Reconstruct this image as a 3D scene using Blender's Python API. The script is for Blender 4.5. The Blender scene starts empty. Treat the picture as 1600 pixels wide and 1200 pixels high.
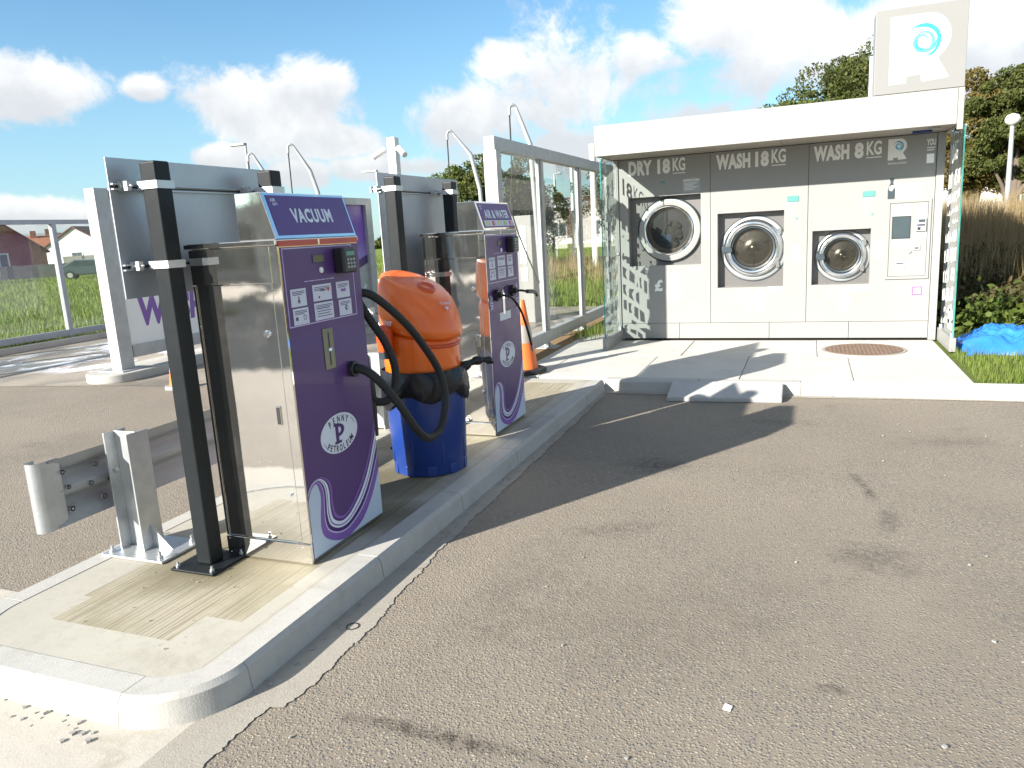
import bpy, math, random
import numpy as np
from mathutils import Matrix, Vector
random.seed(7); RNG = np.random.default_rng(7)
PI = math.pi
scene = bpy.context.scene
col = scene.collection

# ------------------------------------------------------------------ camera
cam = bpy.data.cameras.new('camera'); cam_ob = bpy.data.objects.new('camera', cam); col.objects.link(cam_ob)
cam.sensor_width = 36.0; cam.lens = 36.0 * 1179.66 / 1600.0; cam.clip_start = 0.05; cam.clip_end = 3000
YAW, PITCH, ROLL = 0.38002, 0.19766, -0.05661
fwd = Vector((-math.sin(YAW) * math.cos(PITCH), math.cos(YAW) * math.cos(PITCH), -math.sin(PITCH)))
rgt = Vector((math.cos(YAW), math.sin(YAW), 0)); upv = rgt.cross(fwd)
r2 = math.cos(ROLL) * rgt + math.sin(ROLL) * upv; u2 = -math.sin(ROLL) * rgt + math.cos(ROLL) * upv
cam_ob.matrix_world = Matrix(((r2.x, u2.x, -fwd.x, 0), (r2.y, u2.y, -fwd.y, 0), (r2.z, u2.z, -fwd.z, 1.6), (0, 0, 0, 1)))
scene.camera = cam_ob

# ------------------------------------------------------------------ exposure, sun, sky
scene.view_settings.view_transform = 'Standard'; scene.view_settings.look = 'None'
scene.view_settings.exposure = 1.5; scene.view_settings.gamma = 1; scene.view_settings.use_curve_mapping = False
SUN_EL = math.radians(24.5); TX, TY = 0.528, 0.849           # horizontal travel direction of the light
sun = bpy.data.lights.new('sun', 'SUN'); sun.energy = 4.6; sun.angle = math.radians(0.55); sun.color = (1.0, 0.945, 0.86)
sun_ob = bpy.data.objects.new('sun', sun); col.objects.link(sun_ob)
tr = Vector((TX * math.cos(SUN_EL), TY * math.cos(SUN_EL), -math.sin(SUN_EL))).normalized()
sun_ob.rotation_euler = tr.to_track_quat('-Z', 'Y').to_euler()
world = bpy.data.worlds.new('World'); scene.world = world; world.use_nodes = True
wn = world.node_tree; wn.nodes.clear(); wl = wn.links

class NT:
    """small node helper"""
    def __init__(s, tree): s.t = tree
    def n(s, typ, **k):
        o = s.t.nodes.new(typ)
        for a, b in k.items(): setattr(o, a, b)
        return o
    def link(s, a, b): s.t.links.new(a, b)
    def setin(s, node, i, v):
        if v is None: return
        if hasattr(v, 'is_output') or isinstance(v, bpy.types.NodeSocket): s.t.links.new(v, node.inputs[i])
        else: node.inputs[i].default_value = v
    def math(s, op, a, b=None, c=None, clamp=False):
        o = s.n('ShaderNodeMath', operation=op, use_clamp=clamp)
        s.setin(o, 0, a); s.setin(o, 1, b); s.setin(o, 2, c); return o.outputs[0]
    def vmath(s, op, a, b=None):
        o = s.n('ShaderNodeVectorMath', operation=op); s.setin(o, 0, a); s.setin(o, 1, b)
        return o.outputs['Value'] if op in ('DOT_PRODUCT', 'LENGTH', 'DISTANCE') else o.outputs[0]
    def smooth(s, v, a, b, lo=0., hi=1.):
        o = s.n('ShaderNodeMapRange', interpolation_type='SMOOTHSTEP'); s.setin(o, 0, v)
        for i, x in enumerate((a, b, lo, hi)): o.inputs[i + 1].default_value = x
        return o.outputs[0]
    def noise(s, vec, scale, detail=4, rough=.55, dist=0):
        o = s.n('ShaderNodeTexNoise'); s.setin(o, 'Vector', vec)
        o.inputs['Scale'].default_value = scale; o.inputs['Detail'].default_value = detail
        o.inputs['Roughness'].default_value = rough; o.inputs['Distortion'].default_value = dist; return o.outputs['Fac']
    def voro(s, vec, scale, feature='F1', rnd=1):
        o = s.n('ShaderNodeTexVoronoi', feature=feature); s.setin(o, 'Vector', vec)
        o.inputs['Scale'].default_value = scale; o.inputs['Randomness'].default_value = rnd; return o
    def mix(s, f, a, b, blend='MIX'):
        o = s.n('ShaderNodeMix', data_type='RGBA', blend_type=blend); s.setin(o, 0, f)
        for i, v in ((6, a), (7, b)):
            if isinstance(v, tuple): v = (*v[:3], 1)
            s.setin(o, i, v)
        return o.outputs[2]
    def ramp(s, f, stops):
        o = s.n('ShaderNodeValToRGB'); s.setin(o, 0, f); e = o.color_ramp.elements
        while len(e) < len(stops): e.new(.5)
        for k, (p, c) in enumerate(stops):
            e[k].position = p; e[k].color = (*c, 1) if isinstance(c, tuple) else (c, c, c, 1)
        return o.outputs[0]

W = NT(wn)
def px_dir(x, y):
    d = (x - 800) / 1179.66 * r2 - (y - 600) / 1179.66 * u2 + fwd
    return d.normalized()
sky = W.n('ShaderNodeTexSky', sky_type='NISHITA', sun_disc=False, sun_elevation=SUN_EL,
          sun_rotation=math.atan2(-TX, -TY) % (2 * PI), air_density=1.0, dust_density=0.35, ozone_density=1.4)
tc = W.n('ShaderNodeTexCoord').outputs['Generated']
# cumulus: each cloud is a soft elliptical gathering in the sky dome broken up by noise (azimuth/elevation of the real clouds)
blobs = [(425, 165, 150, 62), (490, 125, 75, 50), (70, 142, 105, 45), (225, 140, 42, 22), (505, 222, 110, 36), (340, 246, 60, 26), (480, 272, 60, 30),
         (740, 190, 140, 75), (900, 130, 175, 105), (990, 90, 80, 50), (790, 95, 60, 40), (1140, 22, 140, 62), (1290, 75, 190, 90), (1210, 120, 150, 55), (1480, 60, 240, 130),
         (1560, 180, 150, 150), (900, 228, 110, 45), (600, 262, 150, 26), (20, 335, 190, 26), (1120, 190, 140, 50), (700, -260, 300, 90), (-400, -50, 200, 60)]
tot = None; shade = None
for bx, by, rx, ry in blobs:
    c = px_dir(bx, by); e1 = Vector((c.y, -c.x, 0)).normalized(); e2 = e1.cross(c).normalized()
    if e2.z < 0: e2 = -e2
    a = W.math('DIVIDE', W.vmath('DOT_PRODUCT', tc, tuple(e1)), rx / 1200.0)
    b = W.math('DIVIDE', W.vmath('DOT_PRODUCT', tc, tuple(e2)), ry / 1200.0)
    q = W.math('ADD', W.math('MULTIPLY', a, a), W.math('MULTIPLY', b, b))
    g = W.math('EXPONENT', W.math('MULTIPLY', q, -1.0))
    g = W.math('MULTIPLY', g, W.math('GREATER_THAN', W.vmath('DOT_PRODUCT', tc, tuple(c)), 0.0))
    sh = W.math('MULTIPLY', g, b)
    tot = g if tot is None else W.math('MAXIMUM', tot, g)
    shade = sh if shade is None else W.math('ADD', shade, sh)
n1 = W.noise(tc, 7.5, 12, .66, .35); n2 = W.noise(tc, 3.1, 6, .55)
# unseen rest of the dome: scattered cloud, coverage raised to add ambient light
sep = W.n('ShaderNodeSeparateXYZ'); W.link(tc, sep.inputs[0])
behind = W.smooth(W.vmath('DOT_PRODUCT', tc, tuple(fwd)), 0.78, 0.55)
gen = W.math('MULTIPLY', behind, W.smooth(n2, .42, .58))
dens = W.math('ADD', W.math('ADD', tot, W.math('MULTIPLY', gen, .9)), W.math('MULTIPLY', W.math('SUBTRACT', n1, .5), 2.3))
mask = W.smooth(dens, .40, .80)
mask = W.math('MULTIPLY', mask, .93)
lit = W.math('ADD', W.math('MULTIPLY', shade, .55), W.math('MULTIPLY', W.math('SUBTRACT', W.noise(tc, 14, 7, .6), .5), 1.3))
ccol = W.mix(W.smooth(lit, -.35, .45), (3.7, 3.8, 3.95), (5.5, 5.45, 5.4))
skyc = W.mix(1.0, sky.outputs[0], (.62, .86, .95), 'MULTIPLY')
hor = W.smooth(sep.outputs[2], .30, -.02)
skyc = W.mix(W.math('MULTIPLY', hor, .55), skyc, (2.4, 3.4, 4.15))
fin = W.mix(mask, skyc, ccol)
bg = W.n('ShaderNodeBackground'); W.link(fin, bg.inputs[0]); bg.inputs[1].default_value = 0.075
wo = W.n('ShaderNodeOutputWorld'); W.link(bg.outputs[0], wo.inputs[0])

# ------------------------------------------------------------------ materials
M = {}
def new_mat(name):
    m = bpy.data.materials.new(name); m.use_nodes = True; t = NT(m.node_tree); m.node_tree.nodes.clear()
    out = t.n('ShaderNodeOutputMaterial'); p = t.n('ShaderNodeBsdfPrincipled'); t.link(p.outputs[0], out.inputs[0])
    M[name] = m; return m, t, p, out
def objco(t): return t.n('ShaderNodeNewGeometry').outputs['Position']
def mat(name, c, rough=.5, metal=0., var=.06, vscale=3., bump=0., bscale=60., coat=0., spec=.5, dirt=0.):
    m, t, p, out = new_mat(name); P = objco(t)
    nz = t.noise(P, vscale, 5, .6)
    lo = tuple(max(0, x * (1 - var * 2)) for x in c); hi = tuple(min(1, x * (1 + var * 2)) for x in c)
    base = t.mix(nz, lo, hi)
    if dirt:
        d = t.smooth(t.noise(P, vscale * 4, 8, .7), .52, .75); base = t.mix(t.math('MULTIPLY', d, dirt), base, (.12, .1, .075))
    t.link(base, p.inputs['Base Color']); p.inputs['Metallic'].default_value = metal
    rv = t.math('ADD', t.math('MULTIPLY', t.noise(P, vscale * 7, 4), .16), rough - .08, clamp=True)
    t.link(rv, p.inputs['Roughness']); p.inputs['Coat Weight'].default_value = coat
    p.inputs['Specular IOR Level'].default_value = spec
    if bump:
        b = t.n('ShaderNodeBump'); b.inputs['Strength'].default_value = bump; b.inputs['Distance'].default_value = .01
        t.link(t.noise(P, bscale, 6, .6), b.inputs['Height']); t.link(b.outputs[0], p.inputs['Normal'])
    return m

def asphalt(name, dark=1.0, track=True):
    m, t, p, out = new_mat(name); P = objco(t)
    st = t.voro(P, 82.0); st2 = t.voro(P, 240.0)
    stone = t.ramp(t.n('ShaderNodeSeparateColor').outputs[0], [(0, 0.5), (1, .5)])
    sc = t.n('ShaderNodeSeparateColor'); t.link(st.outputs['Color'], sc.inputs[0])
    colr = t.ramp(sc.outputs[0], [(0, (.13, .14, .15)), (.3, (.19, .19, .185)), (.5, (.29, .255, .205)), (.75, (.34, .295, .23)), (.93, (.42, .37, .29)), (1, (.5, .45, .37))])
    matrix = t.mix(t.noise(P, 190, 4, .7), (.215, .187, .150), (.345, .302, .240))
    edge = t.smooth(t.math('ADD', st.outputs['Distance'], t.math('MULTIPLY', t.noise(P, 70, 3), .3)), .40, .66)
    c1 = t.mix(edge, colr, matrix)
    c1 = t.mix(t.math('MULTIPLY', t.smooth(t.noise(P, 38, 6, .75), .48, .66), .4), c1, (.13, .115, .095))
    dust = t.smooth(t.noise(P, .9, 7, .62), .40, .66); c2 = t.mix(t.math('MULTIPLY', dust, .5), c1, (.36, .31, .245))
    blot = t.smooth(t.noise(P, 2.3, 6, .65), .60, .74); c3 = t.mix(t.math('MULTIPLY', blot, .4), c2, (.13, .11, .09))
    speck = t.smooth(t.voro(P, 9.0).outputs['Distance'], .045, .028); spn = t.smooth(t.noise(P, 3.7, 2), .55, .6)
    c3 = t.mix(t.math('MULTIPLY', speck, spn), c3, (.5, .48, .43))
    c3 = t.mix(t.math('MULTIPLY', t.smooth(t.noise(P, .45, 4, .55), .42, .62), .28), c3, (.19, .165, .135))
    # oily stains and tyre scuffs at their places on the ground
    def stain(cx, cy, rx, ry, a, k, cc):
        nonlocal c3
        mp = t.n('ShaderNodeMapping', vector_type='TEXTURE'); t.link(P, mp.inputs[0])
        mp.inputs['Location'].default_value = (cx, cy, 0); mp.inputs['Rotation'].default_value = (0, 0, a); mp.inputs['Scale'].default_value = (rx, ry, 1e3)
        L = t.vmath('LENGTH', mp.outputs[0]); L = t.math('ADD', L, t.math('MULTIPLY', t.math('SUBTRACT', t.noise(P, 6, 8, .75), .5), 2.6))
        c3 = t.mix(t.math('MULTIPLY', t.math('MULTIPLY', t.smooth(L, 1.05, .1), t.smooth(t.noise(P, 26, 5, .7), .3, .62)), k), c3, cc)
    for s_ in STAINS: stain(*s_)
    far = t.math('ADD', .60, t.math('MULTIPLY', t.noise(P, .42, 7, .6), .52))
    fc = t.n('ShaderNodeCombineColor'); t.link(t.math('MULTIPLY', far, .96), fc.inputs[0]); t.link(t.math('MULTIPLY', far, .945), fc.inputs[1]); t.link(t.math('MULTIPLY', far, .93), fc.inputs[2])
    c3 = t.mix(1.0, c3, fc.outputs[0], 'MULTIPLY')
    t.link(c3, p.inputs['Base Color']); p.inputs['Roughness'].default_value = .86; p.inputs['Specular IOR Level'].default_value = .35
    h = t.math('ADD', t.math('MULTIPLY', edge, -.8), t.math('MULTIPLY', t.noise(P, 90, 6, .75), 1.3))
    h = t.math('ADD', h, t.math('MULTIPLY', st2.outputs['Distance'], -.4))
    b = t.n('ShaderNodeBump'); b.inputs['Strength'].default_value = .55; b.inputs['Distance'].default_value = .006
    t.link(h, b.inputs['Height']); t.link(b.outputs[0], p.inputs['Normal'])
    return m
STAINS = [(.33, 4.72, .045, .40, .2, .7, (.05, .042, .036)), (.42, 4.2, .07, .25, -.1, .5, (.05, .042, .036)), (.3, 3.7, .28, .22, 0, .5, (.05, .042, .036)), (-.95, 4.9, .3, .22, .3, .65, (.04, .036, .034)),
          (-.95, 3.75, .3, .14, .3, .45, (.06, .052, .045)), (.1, 2.55, .08, .05, 0, .7, (.06, .045, .035)), (1.45, 4.6, .2, .1, 0, .6, (.06, .05, .045)),
          (-1.1, 1.93, .55, .05, -.02, .85, (.06, .05, .04)), (-.45, 1.86, .4, .04, -.15, .7, (.07, .06, .045)), (-.6, 2.9, .9, .6, .4, .35, (.13, .115, .09)), (-1.25, 2.9, .3, .9, -.1, .35, (.11, .10, .085)), (1.0, 3.3, .7, .5, 0, .3, (.13, .115, .09)), (.9, 5.8, .5, .18, .2, .35, (.07, .06, .05)),
          (-6.0, 4.5, .6, .8, 0, .3, (.08, .07, .06)), (-.2, 6.2, .4, .15, 0, .35, (.06, .055, .05))]
asphalt('asphalt')

def concrete(name, c, bumpy=.3, stainy=.5, scale=1.):
    m, t, p, out = new_mat(name); P = objco(t)
    a = t.noise(P, 1.7 * scale, 8, .62); b_ = t.noise(P, 22 * scale, 6, .7)
    base = t.mix(a, tuple(x * .8 for x in c), tuple(min(1, x * 1.16) for x in c))
    base = t.mix(t.math('MULTIPLY', t.smooth(b_, .45, .75), .28), base, tuple(x * .62 for x in c))
    d = t.smooth(t.noise(P, 4.1 * scale, 9, .7, .4), .52, .72)
    base = t.mix(t.math('MULTIPLY', d, stainy), base, tuple(x * y for x, y in zip(c, (.55, .5, .42))))
    t.link(base, p.inputs['Base Color']); p.inputs['Roughness'].default_value = .85; p.inputs['Specular IOR Level'].default_value = .3
    b = t.n('ShaderNodeBump'); b.inputs['Strength'].default_value = bumpy; b.inputs['Distance'].default_value = .006
    t.link(t.noise(P, 130, 5, .65), b.inputs['Height']); t.link(b.outputs[0], p.inputs['Normal'])
    return m, t, p, base, P
concrete('kerb', (.41, .40, .37), .3, .3)
concrete('kerb_pale', (.62, .60, .55), .25, .2)
concrete('paving', (.52, .50, .46), .3, .35)
concrete('apron', (.44, .41, .355), .3, .45)
concrete('channel', (.33, .305, .26), .5, .7)
concrete('ramp', (.42, .415, .395), .25, .2)

# brushed (tamped) concrete of the island with a smooth margin
m, t, p, base, P = concrete('island_top', (.39, .37, .315), .25, .35)
sx = t.n('ShaderNodeSeparateXYZ'); t.link(P, sx.inputs[0])
def box_mask(x0, x1, y0, y1):
    a = t.math('MULTIPLY', t.math('GREATER_THAN', sx.outputs[0], x0), t.math('LESS_THAN', sx.outputs[0], x1))
    b = t.math('MULTIPLY', t.math('GREATER_THAN', sx.outputs[1], y0), t.math('LESS_THAN', sx.outputs[1], y1)); return t.math('MULTIPLY', a, b)
brush = t.math('MAXIMUM', box_mask(-3.0, -2.12, 2.2, 7.0), box_mask(-2.95, -2.30, 2.0, 2.2001))
mp = t.n('ShaderNodeMapping'); t.link(P, mp.inputs[0]); mp.inputs['Scale'].default_value = (105, 1.2, 1); mp.inputs['Rotation'].default_value = (0, 0, .06)
gro = t.noise(mp.outputs[0], 1.0, 4, .6); gl = t.smooth(gro, .50, .62)
bc = t.mix(t.math('MULTIPLY', gl, .75), (.36, .325, .25), (.17, .145, .105)); alg = t.smooth(t.noise(P, 2.6, 7, .65), .38, .62)
bc = t.mix(t.math('MULTIPLY', alg, .55), bc, (.22, .195, .12))
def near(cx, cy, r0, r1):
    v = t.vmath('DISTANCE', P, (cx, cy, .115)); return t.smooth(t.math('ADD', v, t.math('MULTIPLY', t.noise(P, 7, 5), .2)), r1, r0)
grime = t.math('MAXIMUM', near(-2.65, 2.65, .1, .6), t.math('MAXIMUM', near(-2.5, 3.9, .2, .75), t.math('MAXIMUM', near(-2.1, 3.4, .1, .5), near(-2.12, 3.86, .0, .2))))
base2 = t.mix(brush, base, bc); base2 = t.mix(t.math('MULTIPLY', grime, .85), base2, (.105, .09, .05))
edge_d = t.smooth(t.math('ABSOLUTE', t.math('SUBTRACT', sx.outputs[0], -2.03)), .006, .0); base2 = t.mix(t.math('MULTIPLY', edge_d, .4), base2, (.15, .13, .1))
t.link(base2, p.inputs['Base Color'])
bb = t.n('ShaderNodeBump'); bb.inputs['Strength'].default_value = .6; bb.inputs['Distance'].default_value = .004
hh = t.math('MULTIPLY', gro, brush); t.link(t.math('ADD', hh, t.math('MULTIPLY', t.noise(P, 150, 4), .25)), bb.inputs['Height']); t.link(bb.outputs[0], p.inputs['Normal'])

# wash bay floor: wet patches and drying foam
m, t, p, base, P = concrete('wash_floor', (.30, .265, .22), .3, .6)
wet = t.smooth(t.noise(P, .55, 6, .6), .46, .6)
mp = t.n('ShaderNodeMapping'); t.link(P, mp.inputs[0]); mp.inputs['Scale'].default_value = (1.0, .5, 1)
fo = t.noise(mp.outputs[0], 1.25, 10, .72, .9); sx = t.n('ShaderNodeSeparateXYZ'); t.link(P, sx.inputs[0])
area = t.math('MULTIPLY', t.smooth(sx.outputs[0], -12.6, -12.0), t.smooth(sx.outputs[0], -8.4, -9.0))
fm = t.math('MULTIPLY', t.smooth(fo, .48, .56), t.math('MULTIPLY', area, t.smooth(sx.outputs[1], 7.3, 7.9)))
base2 = t.mix(t.math('MULTIPLY', wet, .55), base, (.10, .085, .07)); base2 = t.mix(fm, base2, (.72, .75, .82))
t.link(base2, p.inputs['Base Color']); t.link(t.math('SUBTRACT', .85, t.math('MULTIPLY', wet, .55)), p.inputs['Roughness'])

# grass covered ground
m, t, p, out = new_mat('grass_ground'); P = objco(t)
a = t.noise(P, .12, 7, .6); b_ = t.noise(P, 5, 8, .7); c_ = t.noise(P, 60, 4, .7)
base = t.mix(a, (.13, .20, .03), (.22, .27, .06)); base = t.mix(t.math('MULTIPLY', t.smooth(b_, .4, .7), .5), base, (.08, .13, .02))
base = t.mix(t.math('MULTIPLY', t.smooth(t.noise(P, .35, 6, .6), .52, .7), .45), base, (.24, .20, .085)); base = t.mix(t.math('MULTIPLY', c_, .4), base, (.17, .2, .06))
t.link(base, p.inputs['Base Color']); p.inputs['Roughness'].default_value = .9; p.inputs['Specular IOR Level'].default_value = .15
b = t.n('ShaderNodeBump'); b.inputs['Strength'].default_value = 1; b.inputs['Distance'].default_value = .06
t.link(t.math('ADD', b_, c_), b.inputs['Height']); t.link(b.outputs[0], p.inputs['Normal'])

def foliage(name, c1, c2, tl=.35):
    m, t, p, out = new_mat(name); P = objco(t)
    gi = t.n('ShaderNodeNewGeometry').outputs['Random Per Island']
    base = t.mix(gi, c1, c2); base = t.mix(t.math('MULTIPLY', t.noise(P, 1.2, 4), .5), base, tuple(x * .6 for x in c1))
    t.link(base, p.inputs['Base Color']); p.inputs['Roughness'].default_value = .6; p.inputs['Specular IOR Level'].default_value = .25
    tr_ = t.n('ShaderNodeBsdfTranslucent'); t.link(base, tr_.inputs[0]); mx = t.n('ShaderNodeMixShader'); mx.inputs[0].default_value = tl
    t.link(p.outputs[0], mx.inputs[1]); t.link(tr_.outputs[0], mx.inputs[2]); t.link(mx.outputs[0], out.inputs[0])
foliage('leaf_dark', (.06, .085, .02), (.15, .155, .045)); foliage('leaf_green', (.08, .12, .02), (.19, .22, .05)); foliage('leaf_autumn', (.11, .105, .025), (.26, .18, .06))
foliage('grass_blade', (.12, .20, .03), (.30, .33, .09)); foliage('dry_grass', (.30, .22, .11), (.52, .41, .23)); foliage('bramble', (.05, .06, .018), (.20, .145, .065))
foliage('bare_twig', (.09, .07, .05), (.2, .16, .11), .1)

mat('bark', (.13, .10, .075), .9, bump=.8, bscale=18, var=.2)
mat('post_paint', (.010, .013, .015), .45, var=.12, bump=.03, bscale=140, dirt=.04, spec=.22)
mat('galv', (.52, .54, .55), .42, .75, var=.13, vscale=14, bump=.06, bscale=90, dirt=.12)
mat('galv_grey', (.42, .43, .43), .5, .35, var=.13, vscale=9, bump=.05, dirt=.15)
mat('galv_dull', (.33, .345, .35), .55, .3, var=.12, vscale=7, dirt=.15)
mat('board_back', (.42, .45, .48), .42, .55, var=.08, vscale=5, bump=.05, bscale=120, dirt=.14)
mat('purple', (.078, .033, .15), .4, coat=.1, var=.04, vscale=2)
mat('purple_hdr', (.095, .045, .20), .42, coat=.0, var=.03)
mat('purple_dark', (.055, .018, .13), .35, var=.03)
mat('purple_mid', (.20, .10, .36), .35, var=.03)
mat('lilac', (.50, .42, .66), .4, var=.03)
mat('print_white', (.66, .70, .78), .4, var=.02)
mat('print_pale', (.48, .56, .66), .4, var=.05)
mat('sticker', (.58, .60, .70), .4, var=.03)
mat('ink_dark', (.03, .025, .06), .5, var=.0)
mat('ink_red', (.55, .05, .05), .4, var=0); mat('ink_green', (.3, .5, .06), .4, var=0); mat('ink_yellow', (.6, .62, .1), .4, var=0); mat('ink_pink', (.5, .08, .25), .4, var=0)
mat('red_strip', (.50, .07, .05), .35, var=.05)
mat('rubber', (.017, .018, .02), .6, var=.1, spec=.4); mat('black_plastic', (.02, .02, .023), .38, var=.1)
mat('bag', (.010, .010, .014), .3, var=.1, bump=.08, bscale=16, spec=.4)
mat('lcd', (.10, .115, .07), .2, var=.02); mat('lcd_teal', (.10, .27, .26), .25, var=.02)
mat('orange', (.86, .15, .008), .33, var=.04, coat=.3, dirt=.03); mat('orange_deep', (.60, .07, .01), .35, var=.05, coat=.2)
mat('blue_bin', (.010, .04, .21), .35, var=.08, coat=.2, dirt=.1); mat('cone_orange', (.75, .16, .03), .5, var=.08, dirt=.15); mat('cone_sleeve', (.30, .27, .24), .4, var=.08)
mat('kiosk_paint', (.268, .267, .258), .42, var=.025, vscale=1.3, spec=.4, dirt=.03)
mat('kiosk_canopy', (.30, .296, .28), .4, var=.02, vscale=1.0); mat('sign_face', (.225, .224, .216), .4, var=.02); mat('soffit', (.28, .25, .21), .6, var=.04)
mat('vinyl_white', (.80, .80, .78), .45, var=.01); mat('vinyl_bright', (.86, .87, .88), .4, var=.01)
mat('machine_steel', (.155, .15, .145), .4, .3, var=.05, vscale=3); mat('chrome', (.82, .84, .86), .16, 1., var=.03)
mat('gasket', (.03, .045, .055), .45, var=.1); mat('seam_dark', (.05, .055, .06), .7, var=0); mat('drum', (.16, .145, .12), .3, .8, var=.2)
mat('laundry', (.045, .05, .045), .9, var=.45, vscale=18); mat('laundry_blue', (.05, .075, .11), .9, var=.3)
mat('tarp', (.025, .17, .55), .34, var=.12, vscale=4, bump=.5, bscale=14, coat=.1)
mat('manhole', (.17, .115, .085), .8, .2, var=.2, vscale=12, bump=.6, bscale=40)
mat('brick_house', (.24, .10, .06), .9, var=.12, vscale=3); mat('render_white', (.66, .64, .61), .8, var=.04); mat('roof_tile', (.13, .06, .045), .85, var=.15, vscale=2)
mat('roof_orange', (.30, .11, .05), .85, var=.15); mat('window_dark', (.05, .07, .08), .12, var=.1); mat('curtain', (.45, .42, .2), .8); mat('fence_wood', (.2, .19, .17), .8, var=.15)
mat('picket', (.5, .47, .4), .8, var=.1); mat('van_white', (.72, .74, .78), .3, coat=.4, var=.02); mat('car_paint', (.10, .14, .155), .25, .4, coat=.6, var=.03)
mat('tyre', (.02, .02, .02), .8); mat('white_paint', (.72, .72, .70), .4, var=.03); mat('globe', (.62, .62, .58), .25, var=.03); mat('soil', (.20, .13, .06), .95, var=.25, vscale=14, bump=.6)
mat('pebble', (.3, .29, .27), .8, var=.3, vscale=30); mat('leaf_brown', (.12, .07, .04), .8, var=.3); mat('swirl', (.10, .52, .66), .4, var=.25, vscale=6); mat('swirl_deep', (.03, .33, .62), .4, var=.1)
mat('hedge_far', (.07, .09, .035), .9, var=.25); mat('grey_block', (.36, .35, .33), .7, var=.06)

mat('coin_steel', (.20, .20, .15), .3, .8)
# polished stainless steel: faint waviness, smears and scratches
m, t, p, out = new_mat('stainless'); P = objco(t)
p.inputs['Metallic'].default_value = 1; t.link(t.mix(t.noise(P, 6, 6), (.70, .69, .67), (.82, .81, .79)), p.inputs['Base Color'])
mp = t.n('ShaderNodeMapping'); t.link(P, mp.inputs[0]); mp.inputs['Scale'].default_value = (3, 3, 1.2)
sm = t.smooth(t.noise(P, 3.2, 9, .72), .45, .72); t.link(t.math('ADD', .008, t.math('MULTIPLY', sm, .035)), p.inputs['Roughness'])
b = t.n('ShaderNodeBump'); b.inputs['Strength'].default_value = .10; b.inputs['Distance'].default_value = .02
t.link(t.noise(mp.outputs[0], 1.5, 2, .4), b.inputs['Height'])
b2 = t.n('ShaderNodeBump'); b2.inputs['Strength'].default_value = .012; b2.inputs['Distance'].default_value = .003
t.link(t.noise(P, 90, 5, .75), b2.inputs['Height']); t.link(b.outputs[0], b2.inputs['Normal']); t.link(b2.outputs[0], p.inputs['Normal'])
spk = t.math('MULTIPLY', t.smooth(t.voro(P, 26).outputs['Distance'], .10, .05), t.smooth(t.noise(P, 5, 3), .52, .62))
df = t.n('ShaderNodeBsdfDiffuse'); df.inputs[0].default_value = (.55, .54, .5, 1); mx = t.n('ShaderNodeMixShader')
t.link(t.math('ADD', t.math('MULTIPLY', sm, .05), t.math('ADD', .035, t.math('MULTIPLY', spk, .3))), mx.inputs[0]); t.link(p.outputs[0], mx.inputs[1]); t.link(df.outputs[0], mx.inputs[2]); t.link(mx.outputs[0], out.inputs[0])

def glass(name, tint, haze, hazec=(.6, .62, .6), rough=.02):
    m = bpy.data.materials.new(name); m.use_nodes = True; t = NT(m.node_tree); m.node_tree.nodes.clear(); M[name] = m
    out = t.n('ShaderNodeOutputMaterial'); tp = t.n('ShaderNodeBsdfTransparent'); tp.inputs[0].default_value = (*tint, 1)
    gl = t.n('ShaderNodeBsdfGlossy'); gl.inputs[1].default_value = rough
    lw = t.n('ShaderNodeFresnel'); lw.inputs[0].default_value = 1.45; mx = t.n('ShaderNodeMixShader')
    t.link(t.math('MULTIPLY', t.math('MULTIPLY', lw.outputs[0], 1.7, clamp=True), t.math('SUBTRACT', 1.0, t.n('ShaderNodeNewGeometry').outputs['Backfacing'])), mx.inputs[0]); t.link(tp.outputs[0], mx.inputs[1]); t.link(gl.outputs[0], mx.inputs[2])
    df = t.n('ShaderNodeBsdfDiffuse'); df.inputs[0].default_value = (*hazec, 1); mx2 = t.n('ShaderNodeMixShader')
    P = objco(t); hz = t.math('MULTIPLY', t.smooth(t.noise(P, 1.6, 7, .6), .2, .9), haze * 2)
    t.link(hz, mx2.inputs[0]); t.link(mx.outputs[0], mx2.inputs[1]); t.link(df.outputs[0], mx2.inputs[2]); t.link(mx2.outputs[0], out.inputs[0])
glass('fence_glass', (.95, .97, .96), .05); glass('fence_glass_clear', (.97, .985, .975), .035, (.62, .62, .56)); glass('kiosk_glass', (.94, .985, .97), .03, (.6, .7, .68))
glass('door_glass', (.66, .66, .64), .015, rough=.03); glass('glass_edge', (.25, .55, .5), .5, (.1, .45, .4))
# purple poster print: flat artwork fading from purple to pale lilac
m, t, p, out = new_mat('poster_purple'); P = objco(t); sx = t.n('ShaderNodeSeparateXYZ'); t.link(P, sx.inputs[0])
g = t.math('ADD', t.math('DIVIDE', t.math('SUBTRACT', sx.outputs[2], .75), 1.6), t.math('MULTIPLY', t.math('SUBTRACT', t.noise(P, 2, 5), .5), .25))
t.link(t.ramp(g, [(0, (.55, .5, .68)), (.25, (.38, .30, .60)), (.55, (.19, .085, .42)), (1, (.12, .045, .30))]), p.inputs['Base Color']); p.inputs['Roughness'].default_value = .3

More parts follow.
